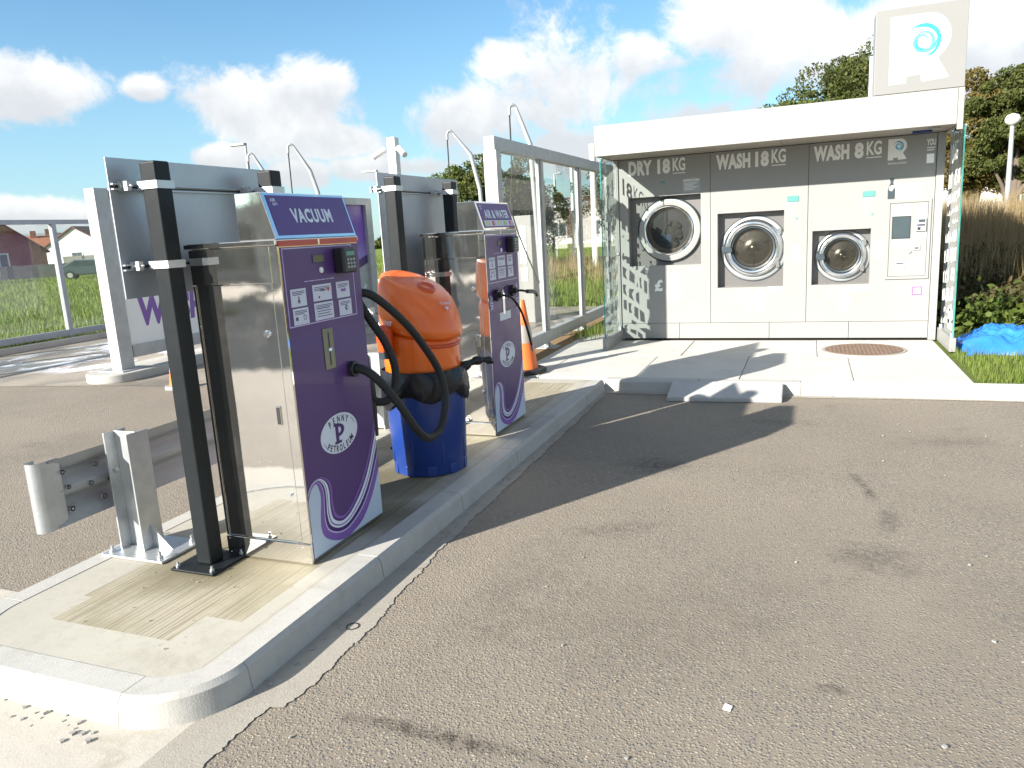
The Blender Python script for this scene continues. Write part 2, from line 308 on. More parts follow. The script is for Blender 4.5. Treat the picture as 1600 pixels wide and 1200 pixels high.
# ------------------------------------------------------------------ mesh tools
class MB:
    def __init__(s): s.v = []; s.f = []; s.m = []; s.mats = []; s.smooth = []
    def add(s, vs, fs, sm=False):
        o = len(s.v); s.v += [tuple(map(float, v)) for v in vs]; s.f += [tuple(i + o for i in f) for f in fs]; s.smooth += [sm] * len(fs); return s
    def box(s, x0, x1, y0, y1, z0, z1):
        v = [(x, y, z) for z in (z0, z1) for y in (y0, y1) for x in (x0, x1)]
        return s.add(v, [(0, 2, 3, 1), (4, 5, 7, 6), (0, 1, 5, 4), (2, 6, 7, 3), (0, 4, 6, 2), (1, 3, 7, 5)])
    def prism(s, pts, fn, d0, d1, sm=False):
        """pts: 2D outline, fn(u,v,d)->xyz"""
        n = len(pts); a = [fn(u, v, d0) for u, v in pts]; b = [fn(u, v, d1) for u, v in pts]
        return s.add(a + b, [tuple(range(n))[::-1], tuple(range(n, 2 * n))] + [(i, (i + 1) % n, (i + 1) % n + n, i + n) for i in range(n)], sm)
    def flat(s, pts, fn, d=0.): return s.add([fn(u, v, d) for u, v in pts], [tuple(range(len(pts)))])
    def tube(s, path, r, n=10, closed=False, cap=True):
        path = [Vector(p) for p in path]; rs = r if isinstance(r, (list, tuple)) else [r] * len(path)
        rings = []; up = None
        for i, p in enumerate(path):
            a = path[max(i - 1, 0)] if not closed else path[i - 1]; b = path[min(i + 1, len(path) - 1)] if not closed else path[(i + 1) % len(path)]
            d = (b - a).normalized()
            if up is None: up = Vector((0, 0, 1)) if abs(d.z) < .9 else Vector((1, 0, 0))
            x = d.cross(up).normalized(); up = x.cross(d).normalized()
            rings.append([p + rs[i] * (math.cos(k * 2 * PI / n) * x + math.sin(k * 2 * PI / n) * up) for k in range(n)])
        vs = [q for r_ in rings for q in r_]; fs = []
        m_ = len(path)
        for i in range(m_ if closed else m_ - 1):
            j = (i + 1) % m_
            for k in range(n): fs.append((i * n + k, i * n + (k + 1) % n, j * n + (k + 1) % n, j * n + k))
        s.add(vs, fs, True)
        if cap and not closed: s.add(rings[0], [tuple(range(n))[::-1]]); s.add(rings[-1], [tuple(range(n))])
        return s
    def cyl(s, c, r, h, axis='z', n=24, r2=None, sm=True, cap=True):
        c = Vector(c); ax = {'x': Vector((1, 0, 0)), 'y': Vector((0, 1, 0)), 'z': Vector((0, 0, 1))}[axis]
        e1 = {'x': Vector((0, 1, 0)), 'y': Vector((0, 0, 1)), 'z': Vector((1, 0, 0))}[axis]; e2 = ax.cross(e1); r2 = r if r2 is None else r2
        a = [c + r * (math.cos(k * 2 * PI / n) * e1 + math.sin(k * 2 * PI / n) * e2) for k in range(n)]
        b = [c + ax * h + r2 * (math.cos(k * 2 * PI / n) * e1 + math.sin(k * 2 * PI / n) * e2) for k in range(n)]
        s.add(a + b, [(k, (k + 1) % n, n + (k + 1) % n, n + k) for k in range(n)], sm)
        if cap: s.add(a, [tuple(range(n))[::-1]]); s.add(b, [tuple(range(n))])
        return s
    def ring(s, fn, c, ri, ro, d0, d1, n=48, prof=None):
        """annulus in plane coords around c; prof = [(r,d)...] swept closed profile"""
        prof = prof or [(ri, d0), (ri, d1), (ro, d1), (ro, d0)]; k = len(prof); vs = []
        for i in range(n):
            a = 2 * PI * i / n
            for r, d in prof: vs.append(fn(c[0] + r * math.cos(a), c[1] + r * math.sin(a), d))
        fs = [(i * k + j, i * k + (j + 1) % k, ((i + 1) % n) * k + (j + 1) % k, ((i + 1) % n) * k + j) for i in range(n) for j in range(k)]
        return s.add(vs, fs, len(prof) > 5)
    def lathe(s, fn, c, prof, n=40):
        """open profile [(r,d)] around c in plane coords"""
        k = len(prof); vs = [fn(c[0] + r * math.cos(2 * PI * i / n), c[1] + r * math.sin(2 * PI * i / n), d) for i in range(n) for r, d in prof]
        return s.add(vs, [(i * k + j, i * k + j + 1, ((i + 1) % n) * k + j + 1, ((i + 1) % n) * k + j) for i in range(n) for j in range(k - 1)], True)
    def xform(s, mtx):
        s.v = [tuple(mtx @ Vector(v)) for v in s.v]; return s
    def mesh(s, name):
        me = bpy.data.meshes.new(name); me.from_pydata(s.v, [], s.f); me.update()
        if any(s.smooth): me.polygons.foreach_set('use_smooth', s.smooth)
        return me
    def build(s, name, material, parent=None, bevel=0., seg=2, **props):
        me = s.mesh(name); return link(name, me, material, parent, bevel, seg, **props)
def link(name, me, material, parent=None, bevel=0., seg=2, **props):
    if material and not me.materials: me.materials.append(M[material])
    o = bpy.data.objects.new(name, me); col.objects.link(o)
    if parent:
        o.parent = parent; w = parent
        mi = Matrix()
        while w: mi = mi @ Matrix.Translation(w.location).inverted() if False else mi; w = w.parent
        off = Vector((0, 0, 0)); w = parent
        while w: off += w.location; w = w.parent
        o.location = -off
    if bevel:
        b = o.modifiers.new('edge', 'BEVEL'); b.width = bevel; b.segments = seg; b.limit_method = 'ANGLE'; b.angle_limit = math.radians(35)
    for k, v in props.items():
        if v is not None: o[k] = v
    return o
def thing(name, label, cat, loc=(0, 0, 0), group=None):
    o = bpy.data.objects.new(name, None); o.empty_display_size = .1; o.location = loc; col.objects.link(o)
    o['label'] = label; o['category'] = cat
    if group: o['group'] = group
    return o
def tag(o, label, cat, group=None):
    o['label'] = label; o['category'] = cat
    if group: o['group'] = group
    return o
def copy_tree(o, parent=None, shift=(0, 0, 0)):
    c = o.copy(); col.objects.link(c); c.parent = parent
    if parent is None: c.location = Vector(o.location) + Vector(shift)
    for ch in list(o.children): copy_tree(ch, c)
    return c
def Bx(*a): return MB().box(*a)

# 2D frames: (u, v, d) -> world; d is height out of the surface towards its viewer
def face_posx(x): return lambda u, v, d: (x + d, u, v)       # surface facing +X, u = y
def face_negy(y): return lambda u, v, d: (u, y - d, v)       # surface facing -Y, u = x
def face_top(z): return lambda u, v, d: (u, v, z + d)

_tc = {}
def glyphs(txt, bold=0., spacing=1.):
    key = (txt, bold, spacing)
    if key in _tc: return _tc[key]
    cu = bpy.data.curves.new('lettering', 'FONT'); cu.body = txt; cu.size = 1; cu.offset = bold; cu.space_character = spacing; cu.resolution_u = 3
    ob = bpy.data.objects.new('lettering_tmp', cu); col.objects.link(ob)
    bpy.context.view_layer.update(); dg = bpy.context.evaluated_depsgraph_get()
    me = bpy.data.meshes.new_from_object(ob.evaluated_get(dg))
    v = np.array([x.co[:2] for x in me.vertices]) if len(me.vertices) else np.zeros((0, 2)); f = [tuple(p.vertices) for p in me.polygons]
    bpy.data.objects.remove(ob); bpy.data.curves.remove(cu); bpy.data.meshes.remove(me)
    _tc[key] = (v, f); return v, f
def text(mb, txt, fn, u0, v0, u1, v1, d=.001, bold=.02, warp=None, spacing=1., shear=0.):
    """fit txt to the rectangle (u0,v0)-(u1,v1) of a face"""
    v, f = glyphs(txt, bold, spacing)
    if not len(v): return
    mn = v.min(0); mx = v.max(0); s = (v - mn) / np.maximum(mx - mn, 1e-6)
    pts = []
    for a, b in s:
        u = u0 + a * (u1 - u0) + shear * b * (v1 - v0); w = v0 + b * (v1 - v0)
        pts.append(fn(*(warp(u, w) if warp else (u, w)), d))
    mb.add(pts, f)
def text_arc(mb, txt, fn, c, ra, rb, a0, a1, h, d, bold=.02, top=True, wch=.7):
    """letters one by one along an ellipse arc, angles in degrees"""
    n = len(txt)
    for i, ch in enumerate(txt):
        if ch == ' ': continue
        a = math.radians(a0 + (a1 - a0) * (i / (n - 1)))
        px, py = c[0] + ra * math.cos(a), c[1] + rb * math.sin(a)
        tx, ty = -ra * math.sin(a), rb * math.cos(a)
        L = math.hypot(tx, ty); tx /= L; ty /= L
        if top: tx, ty = -tx, -ty
        nx, ny = -ty, tx
        v, f = glyphs(ch, bold); mn = v.min(0); mx = v.max(0); w = (mx[0] - mn[0])
        sc = h / .72
        pts = [fn(px + ((x - mn[0] - w / 2) * sc * wch) * tx + (y - .36) * sc * nx, py + ((x - mn[0] - w / 2) * sc * wch) * ty + (y - .36) * sc * ny, d) for x, y in v]
        mb.add(pts, f)
def spline(P, k=8):
    P = [np.array(p, float) for p in P]; out = []
    for i in range(len(P) - 1):
        p0 = P[max(i - 1, 0)]; p1 = P[i]; p2 = P[i + 1]; p3 = P[min(i + 2, len(P) - 1)]
        for j in range(k):
            t = j / k; out.append(.5 * ((2 * p1) + (-p0 + p2) * t + (2 * p0 - 5 * p1 + 4 * p2 - p3) * t * t + (-p0 + 3 * p1 - 3 * p2 + p3) * t ** 3))
    out.append(P[-1]); return out
def rect(u0, v0, u1, v1): return [(u0, v0), (u1, v0), (u1, v1), (u0, v1)]

# ================================================================== GROUND
def sheet(name, x0, x1, y0, y1, z, m, **k):
    return MB().add([(x0, y0, z), (x1, y0, z), (x1, y1, z), (x0, y1, z)], [(0, 1, 2, 3)]).build(name, m, kind='structure', **k)
sheet('grass_field', -400, 400, -300, 900, -.03, 'grass_ground')
sheet('road', -40, 30, -40, 7.22, 0., 'asphalt')
def poly(name, pts, z, m): return MB().add([(x, y, z) for x, y in pts], [tuple(range(len(pts)))]).build(name, m, kind='structure')
poly('wash_bay_floor', [(-13.0, 6.1), (-8.26, 6.774), (-6.92, 6.87), (-3.33, 6.95), (-3.33, 15.3), (-13.0, 15.3)], .004, 'wash_floor')
# concrete channel round the island's foot and the slab before its nose
def jag(x, y): return x + RNG.normal(0, .0035) + .007 * math.sin(y * 13) + .004 * math.sin(y * 61 + 1)
ch = [(-1.6, 1.2)]
pts = [(jag(-1.735 + (.06 if y < 3.2 else 0) * math.exp(-(y - 2.3) ** 2 * 3) + (-.045 if y < 1.9 else 0) - .018 * (y - 2), y), y) for y in np.linspace(1.15, 7.08, 520)]
poly('concrete_channel', [(-1.95, 1.15)] + pts + [(-1.95, 7.08)], .004, 'channel')
poly('forecourt_slab', [(-1.95, 1.145), (-1.95, 2.3), (-4.2, 2.3), (-4.2, 1.2), (-3.0, 1.16)], .004, 'apron')
poly('kerb_channel', [(-1.86, 7.08), (-.1, 7.08), (1, 7.13), (8, 7.13), (8, 7.22), (-1.9, 7.22)], .004, 'channel')

# island: outline with rounded near corners
KZ = .115
def island_outline(inset=0.):
    x0, x1, y0, y1 = -3.36 + inset, -1.885 - inset, 1.655 + inset, 7.2
    r = .30 - inset; rl = .42 - inset; out = [(x1, y1)]
    for k in range(9): a = -k / 8 * PI / 2; out.append((x1 - r + r * math.cos(a), y0 + r + r * math.sin(a)))
    for k in range(9): a = -PI / 2 - k / 8 * PI / 2; out.append((x0 + rl + rl * math.cos(a), y0 + rl + rl * math.sin(a)))
    out.append((x0, y1)); return out
isl = MB().prism(island_outline(.125), face_top(0), 0., KZ - .003).build('traffic_island', 'island_top', kind='structure')
# kerb stones laid round it, each its own stone with a 6 mm joint and a chamfered face
def kerb_stone(path_out, path_in, m='kerb', parent=None, z=KZ, batter=.02, ch_=.02):
    n = len(path_out); V = []
    for (xo, yo), (xi, yi) in zip(path_out, path_in):
        dx, dy = xi - xo, yi - yo; L = math.hypot(dx, dy); dx /= L; dy /= L
        V += [(xo - dx * batter, yo - dy * batter, -.05), (xo, yo, z - ch_), (xo + dx * ch_, yo + dy * ch_, z), (xi, yi, z), (xi, yi, -.05)]
    F = []
    for i in range(n - 1):
        for j in range(5): F.append((i * 5 + j, i * 5 + (j + 1) % 5, (i + 1) * 5 + (j + 1) % 5, (i + 1) * 5 + j))
    F += [(4, 3, 2, 1, 0), tuple((n - 1) * 5 + j for j in range(5))]
    return MB().add(V, F).build('kerb_stone', m, parent)
kw = .125
xs = -1.885
ys = [1.955, 2.895, 3.81, 4.725, 5.64, 6.555, 7.19]
for a, b in zip(ys, ys[1:]): kerb_stone([(xs, a + .003), (xs, b - .003)], [(xs - kw, a + .003), (xs - kw, b - .003)], parent=isl)
arc = [(xs - .30 + .30 * math.cos(a), 1.955 + .30 * math.sin(a)) for a in np.linspace(0, -PI / 2, 33)]
arci = [(xs - .30 + (.30 - kw) * math.cos(a), 1.955 + (.30 - kw) * math.sin(a)) for a in np.linspace(0, -PI / 2, 33)]
kerb_stone(arc, arci, parent=isl)
xa = xs - .303; kerb_stone([(xa, 1.655), (-2.937, 1.655)], [(xa, 1.655 + kw), (-2.937, 1.655 + kw)], parent=isl)
arc = [(-2.94 + .42 * math.cos(a), 2.075 + .42 * math.sin(a)) for a in np.linspace(-PI / 2, -PI, 33)]
arci = [(-2.94 + (.42 - kw) * math.cos(a), 2.075 + (.42 - kw) * math.sin(a)) for a in np.linspace(-PI / 2, -PI, 33)]
kerb_stone(arc, arci, parent=isl)
for a, b in zip(ys, ys[1:]):
    a = max(a, 2.078); kerb_stone([(-3.36, b - .003), (-3.36, a + .003)], [(-3.36 + kw, b - .003), (-3.36 + kw, a + .003)], parent=isl)
# pavement in front of the kiosk: base, slabs, kerb
pv = Bx(-3.33, 1.345, 7.36, 12.9, 0, KZ - .012).build('pavement', 'channel', kind='structure')
for (xa_, xb_, ya_, yb_) in [(-3.33, -2.62, 7.325, 8.62), (-2.62, -1.60, 7.325, 8.62), (-1.60, -.60, 7.325, 8.62), (-.60, .40, 7.325, 8.62), (.40, 1.345, 7.325, 8.62),
                             (-2.95, -1.35, 8.62, 9.78), (-1.35, .10, 8.62, 9.78), (.10, 1.345, 8.62, 9.78), (-3.0, -2.30, 9.78, 12.7)]:
    Bx(xa_ + .004, xb_ - .004, ya_ + .004, yb_ - .004, .02, KZ + random.uniform(-.003, .003)).build('paving_slab', 'paving', pv, bevel=.004, seg=1)
x = -1.88
while x < 7.5:
    L = .915; mname = 'kerb' if x < -.2 else 'kerb_pale'
    kerb_stone([(x + L - .003, 7.2), (x + .003, 7.2)], [(x + L - .003, 7.325), (x + .003, 7.325)], mname, pv); x += L
poly('verge', [(1.35, 7.325), (40, 7.325), (40, 60), (1.35, 60)], .10, 'grass_ground')
MB().prism([(-3.30, 7.2), (-2.95, 7.6), (-2.93, 8.4), (-2.98, 12.6), (-3.32, 12.6)], face_top(0), .06, .118).build('soil_strip', 'soil', kind='structure')
# kerb and grass edge beneath the far glass fence
edge = Bx(-13.12, -12.98, 2, 16, 0, .11).build('verge_kerb', 'apron', kind='structure', bevel=.01)
poly('verge_left', [(-60, -10), (-13.12, -10), (-13.12, 16), (-60, 16)], .09, 'grass_ground')
# wash bay island
MB().prism([(-8.78, 14), (-8.78, 7.15)] + [(-8.42 + .36 * math.cos(a), 7.15 + .33 * math.sin(a)) for a in np.linspace(PI, 2 * PI, 40)] + [(-8.06, 14)], face_top(0), 0, .115).build('wash_bay_island', 'kerb', kind='structure', bevel=.015)

# ================================================================== VACUUM AND AIR/WATER MACHINES
XF = -2.15; XB = -2.645; Y0, Y1 = 2.735, 3.375; CZ0, CZ1 = KZ + .005, 1.625
SW_LO = [(2.735, .40), (2.77, .462), (2.80, .485), (2.825, .481), (2.843, .42), (2.828, .33), (2.822, .264), (2.845, .21), (2.915, .165), (3.0, .14), (3.08, .147), (3.18, .18), (3.28, .27), (3.372, .40)]
SW_UP = [(2.735, .455), (2.775, .495), (2.818, .510), (2.864, .506), (2.912, .475), (2.932, .43), (2.930, .357), (2.945, .29), (3.003, .258), (3.06, .27), (3.116, .305), (3.20, .38), (3.28, .485), (3.372, .66)]
def band(mb, A, B, t0, t1, fn, d):
    P = [(a * (1 - t0) + b * t0) for a, b in zip(A, B)]; Q = [(a * (1 - t1) + b * t1) for a, b in zip(A, B)]
    n = len(P); mb.add([fn(*p, d) for p in P] + [fn(*q, d) for q in Q], [(i, i + 1, n + i + 1, n + i) for i in range(n - 1)])

def cabinet(root, kind):
    F = face_posx(XF)
    MB().box(XB, XF - .012, Y0 + .012, Y1 - .012, CZ0, CZ1 - .01).build('carcass', 'stainless', root)
    # side towards the camera: kick plate, hinged door skin, top fascia, front return
    Bx(XB + .015, XF - .055, Y0 + .004, Y0 + .014, .222, 1.436).build('side_door', 'stainless', root, bevel=.002)
    Bx(XB - .002, XF - .045, Y0 - .003, Y0 + .012, 1.440, 1.60).build('side_fascia', 'stainless', root, bevel=.002)
    Bx(XB - .003, XF - .002, Y0 - .006, Y0 + .012, CZ0, .218).build('kick_plate', 'stainless', root, bevel=.003)
    Bx(XF - .052, XF - .001, Y0, Y0 + .013, .220, 1.60).build('front_return', 'stainless', root, bevel=.002)
    Bx(XB - .004, XB + .011, Y0, Y0 + .013, .220, 1.436).build('rear_return', 'stainless', root, bevel=.002)
    Bx(XB - .02, XF - .002, Y0 - .012, Y1 + .006, 1.603, 1.628).build('top_cap', 'stainless', root, bevel=.004)
    Bx(XB, XF - .01, Y1 - .011, Y1, CZ0, 1.60).build('far_side', 'stainless', root, bevel=.002)
    FN = face_negy(Y0 + .004)
    h = Bx(-2.262, -2.236, Y0 - .002, Y0 + .010, .792, .882).build('recessed_handle', 'stainless', root, bevel=.002)
    MB().flat(rect(-2.258, .797, -2.240, .877), FN, .0072).build('handle_slot', 'rubber', h)
    MB().cyl((-2.238, Y0 - .008, .458), .009, .012, 'y', 12).build('lock', 'chrome', root)
    MB().cyl((-2.262, Y0 - .008, 1.215), .013, .012, 'y', 14, r2=.017).build('lock', 'chrome', root)
    for (px_, pz) in [(-2.20, .195), (-2.18, .135), (-2.63, .135), (-2.63, .205)]:
        MB().cyl((px_, Y0 - .009, pz), .004, .005, 'y', 8).build('rivet', 'chrome', root)
    # front: printed purple door in a steel rim
    Bx(XF - .012, XF - .004, Y0 + .004, Y1 - .002, CZ0 + .012, 1.60).build('front_frame', 'stainless', root, bevel=.002)
    fp = Bx(XF - .004, XF, Y0 + .012, Y1 - .008, CZ0 + .018, 1.592).build('front_panel', 'purple', root)
    A = spline(SW_LO, 5); B = spline(SW_UP, 5)
    A = [np.array((min(max(a[0], Y0 + .012), Y1 - .008), a[1])) for a in A]; B = [np.array((min(max(a[0], Y0 + .012), Y1 - .008), a[1])) for a in B]
    mb = MB(); n = len(A); low = [np.array((a[0], CZ0 + .02)) for a in A]
    # the pale field under the ribbon, cut as strips down to the panel's foot
    xs_ = sorted(range(n), key=lambda i: A[i][0])
    us = np.linspace(Y0 + .012, Y1 - .008, 60)
    def env(pts, u):
        best = None
        for a, b in zip(pts, pts[1:]):
            if min(a[0], b[0]) <= u <= max(a[0], b[0]) + 1e-9:
                w = 0 if abs(b[0] - a[0]) < 1e-9 else (u - a[0]) / (b[0] - a[0]); z = a[1] + w * (b[1] - a[1])
                best = z if best is None else max(best, z)
        return best if best is not None else pts[0][1]
    tops = [env(A, u) for u in us]
    for i in range(len(us) - 1): mb.add([F(us[i], CZ0 + .02, .0006), F(us[i + 1], CZ0 + .02, .0006), F(us[i + 1], tops[i + 1], .0006), F(us[i], tops[i], .0006)], [(0, 1, 2, 3)])
    mb.build('pale_field', 'print_pale', fp)
    for t0, t1, mm, d in [(0, .30, 'purple_mid', .0012), (.30, .36, 'lilac', .0013), (.36, .52, 'purple_dark', .0012), (.52, .60, 'print_white', .0013), (.60, .66, 'purple_mid', .0012), (.66, .80, 'print_white', .0013), (.80, .9, 'purple_dark', .0012), (.9, 1.03, 'purple_mid', .0012)]:
        mb = MB(); band(mb, A, B, t0, t1, F, d); mb.build('ribbon_print', mm, fp)
    # header box leaning back over the door
    hb = MB(); ht = [(XF, 1.628), (XF - .062, 1.832), (XF - .20, 1.832), (XF - .20, 1.628)]
    hb.add([(x_, Y0, z_) for x_, z_ in ht] + [(x_, Y1 - .008, z_) for x_, z_ in ht], [(0, 1, 2, 3), (7, 6, 5, 4), (0, 4, 5, 1), (1, 5, 6, 2), (2, 6, 7, 3), (3, 7, 4, 0)])
    hd = hb.build('header', 'stainless', root, bevel=.003)
    sl = math.hypot(.062, .204); nx, nz = .204 / sl, .062 / sl
    def H(u, v, d): s_ = v / sl; return (XF - .062 * s_ + d * nx, u, 1.628 + .204 * s_ + d * nz)
    MB().prism(rect(Y0 + .026, .016, Y1 - .022, sl - .014), H, .0005, .002).build('header_print', 'purple_hdr', hd)
    mb = MB(); text(mb, 'AIR', H, Y0 + .045, .170, Y0 + .085, .186, .0028, .03); text(mb, 'serv', H, Y0 + .055, .152, Y0 + .09, .165, .0028, .02)
    mb.build('lettering', 'sticker', hd)
    mb = MB()
    if kind == 'vac': text(mb, 'VACUUM', H, Y0 + .16, .072, Y0 + .47, .140, .0028, .04, spacing=1.14)
    else: text(mb, 'AIR & WATER', H, Y0 + .10, .085, Y0 + .565, .150, .0028, .04, spacing=1.12)
    mb.build('lettering', 'print_white', hd)
    if kind != 'vac':
        MB().prism(rect(Y0 + .05, .026, Y1 - .035, .070), H, .0022, .003).build('instruction_strip', 'sticker', hd)
        for k, (cc, sq) in enumerate([('ink_yellow', 0), ('ink_red', 1), ('ink_yellow', 0), ('ink_green', 0), ('ink_pink', 1)]):
            u = Y0 + .095 + k * .112; o_ = [(u + .022 * math.cos(a), .048 + .019 * math.sin(a)) for a in np.linspace(0, 2 * PI, 14)[:-1]] if not sq else rect(u - .02, .031, u + .02, .065)
            MB().flat(o_, H, .0036).build('pictogram', cc, hd)
            mb = MB(); text(mb, '|', H, u + .038, .034, u + .042, .062, .0036, .02); mb.build('lettering', 'ink_dark', hd)
    # fascia strip under the header
    Bx(XF - .004, XF + .004, Y0 + .006, Y1 - .01, 1.596, 1.622).build('fascia_strip', 'red_strip' if kind == 'vac' else 'kiosk_canopy', root, bevel=.001)
    Bx(XF + .004, XF + .006, Y0 + .29, Y0 + .302, 1.597, 1.621).build('strip_catch', 'chrome', root)
    # control panel outline
    zt, zb = 1.588, (1.236 if kind == 'vac' else 1.245); y0_, y1_ = Y0 + .022, Y1 - .07 if kind == 'vac' else Y1 - .03
    mb = MB(); w = .005
    for r_ in (rect(y0_, zt - w, y1_, zt), rect(y0_, zb, y1_, zb + w), rect(y0_, zb + w, y0_ + w, zt - w), rect(y1_ - w, zb + w, y1_, zt - w)): mb.flat(r_, F, .0008)
    mb.build('border_print', 'lilac', fp)
    def stick(u0, v0, u1, v1, extra=None):
        r_ = .004; o_ = rect(u0, v0, u1, v1)
        s_ = MB().prism(o_, F, .0005, .0018).build('sticker', 'sticker', fp)
        mb = MB()
        for k in range(3): mb.flat(rect(u0 + .012, v1 - .014 - k * .007, u1 - .012 - .02 * (k == 2), v1 - .011 - k * .007), F, .0024)
        if extra == 'hand': mb.ring(F, ((u0 + u1) / 2, v0 + .022), .006, .009, .002, .0025, 10); mb.flat(rect((u0 + u1) / 2 - .004, v0 + .02, (u0 + u1) / 2 + .004, v0 + .045), F, .0024)
        if extra == 'card': mb.flat(rect(u0 + .04, v0 + .012, u0 + .052, v0 + .022), F, .0024); text(mb, 'VISA', F, u0 + .055, v1 - .034, u0 + .095, v1 - .022, .0026, .03)
        if extra == 'sound': mb.flat([(u0 + .05, v0 + .03), (u0 + .062, v0 + .018), (u0 + .062, v0 + .052), (u0 + .05, v0 + .042)], F, .0024); mb.ring(F, (u0 + .066, v0 + .035), .008, .011, .002, .0025, 12)
        if extra == 'tap': mb.flat(rect(u0 + .015, v0 + .02, u0 + .032, v0 + .036), F, .0024); mb.ring(F, (u1 - .03, v0 + .03), .009, .012, .002, .0025, 10)
        if extra == 'text':
            for k in range(4): mb.flat(rect(u0 + .018, v0 + .016 + k * .012, u1 - .016 - .014 * (k % 2), v0 + .0195 + k * .012), F, .0024)
        mb.build('fine_print', 'purple_dark', s_)
        if extra == 'card': MB().flat([(u1 - .025 + .01 * math.cos(a), v1 - .026 + .01 * math.sin(a)) for a in np.linspace(0, 2 * PI, 12)[:-1]], F, .0026).build('emblem_print', 'ink_red', s_)
        if extra == 'price': MB().flat(rect(u0 + .035, v0 + .03, u1 - .035, v0 + .044), F, .0026).build('emblem_print', 'purple_mid', s_)
    dz = 0 if kind == 'vac' else .025
    stick(Y0 + .050, 1.325 + dz, Y0 + .163, 1.405 + dz, 'hand'); stick(Y0 + .215, 1.335 + dz, Y0 + .364, 1.411 + dz, 'card'); stick(Y0 + .407, 1.332 + dz, Y0 + .52, 1.411 + dz, 'price')
    stick(Y0 + .055, 1.243 + dz, Y0 + .168, 1.317 + dz, 'tap'); stick(Y0 + .216, 1.245 + dz, Y0 + .367, 1.326 + dz, 'text'); stick(Y0 + .416, 1.245 + dz, Y0 + .525, 1.323 + dz, 'sound')
    mb = MB(); [mb.flat(rect(Y0 + .16 + a_, 1.431 + dz, Y0 + .16 + b_, 1.4345 + dz), F, .0012) for a_, b_ in ((0, .03), (.034, .08), (.084, .125), (.129, .165), (.172, .19), (.194, .24))]; mb.build('lettering', 'lilac', fp)
    # readout, button and card reader
    ro = MB().prism(rect(Y0 + .238, 1.511, Y0 + .338, 1.551), F, 0, .003).build('readout', 'purple_dark', root, bevel=.001)
    MB().flat(rect(Y0 + .243, 1.515, Y0 + .325, 1.547), F, .0036).build('screen', 'lcd', ro)
    MB().cyl((XF, Y0 + .297, 1.477), .014, .006, 'x', 18).build('button', 'vinyl_white', root)
    kp = Bx(XF, XF + .062, Y0 + .405, Y0 + .522, 1.452, 1.574).build('card_reader', 'black_plastic', root, bevel=.012, seg=3)
    K = face_posx(XF + .062)
    MB().prism(rect(Y0 + .43, 1.535, Y0 + .50, 1.556), K, .0, .0015).build('screen', 'lcd_teal', kp)
    mb = MB()
    for i in range(3):
        for j in range(3): mb.prism(rect(Y0 + .432 + i * .025, 1.475 + j * .018, Y0 + .448 + i * .025, 1.486 + j * .018), K, 0, .003)
    mb.build('keys', 'galv_dull', kp)
    # oval emblem, drawn slightly rising
    oz = 0 if kind == 'vac' else .01; cu_, cv_ = Y0 + .312, .677 + oz
    mb = MB(); ra, rb, rot = .158, .098, -.05
    mb.flat([(cu_ + ra * math.cos(a), cv_ + rb * math.sin(a)) for a in np.linspace(0, 2 * PI, 49)[:-1]], F, .0009)
    ov = mb.build('oval_print', 'print_white', fp)
    mb = MB(); text_arc(mb, 'PENNY', F, (cu_, cv_), .118, .073, 128, 52, .034, .0016, .03); text_arc(mb, 'PETROLEUM', F, (cu_, cv_), .125, .074, 218, 322, .032, .0016, .03, top=False)
    for s_ in (0, 1):
        pr = [(cu_ + ra * .88 * math.cos(a), cv_ + rb * .88 * math.sin(a)) for a in np.linspace(.25 + s_ * PI, .72 + s_ * PI, 8)]
        pi_ = [(cu_ + ra * .86 * math.cos(a), cv_ + rb * .86 * math.sin(a)) for a in np.linspace(.25 + s_ * PI, .72 + s_ * PI, 8)]
        mb.add([F(*q, .0016) for q in pr + pi_], [(i, i + 1, 9 + i, 8 + i) for i in range(7)])
    mb.build('lettering', 'ink_dark', ov)
    mb = MB()
    # slab-serif P with a droplet counter
    mb.flat(rect(cu_ - .034, cv_ - .045, cu_ - .008, cv_ + .046), F, .0017)
    bo_ = [(cu_ - .008 + .050 * math.cos(a), cv_ + .016 + .032 * math.sin(a)) for a in np.linspace(-PI / 2, PI / 2, 14)]; bi_ = [(cu_ - .008 + .022 * math.cos(a), cv_ + .017 + .016 * math.sin(a)) for a in np.linspace(-PI / 2, PI / 2, 14)]
    mb.add([F(*q, .0017) for q in bo_ + bi_], [(i, i + 1, 15 + i, 14 + i) for i in range(13)])
    for (a_, b_, c__, d_) in ((-.046, -.05, .012, -.037), (-.046, .04, .0, .052)): mb.flat(rect(cu_ + a_, cv_ + b_, cu_ + c__, cv_ + d_), F, .0018)
    mb.build('lettering', 'purple_dark', ov)

V = thing('vacuum_machine', 'purple and steel VACUUM cabinet with black hose, nearest machine on the island', 'vacuum', (-2.4, 3.05, KZ))
cabinet(V, 'vac')
F = face_posx(XF)
# coin slot plate
cs = MB().prism(rect(2.99, 1.002, 3.072, 1.20), F, 0, .004).build('coin_plate', 'coin_steel', V, bevel=.0015)
MB().prism(rect(3.02, 1.09, 3.045, 1.104), F, .004, .009).build('coin_slot', 'chrome', cs); MB().flat(rect(3.028, 1.02, 3.038, 1.18), F, .0048).build('groove', 'ink_dark', cs)
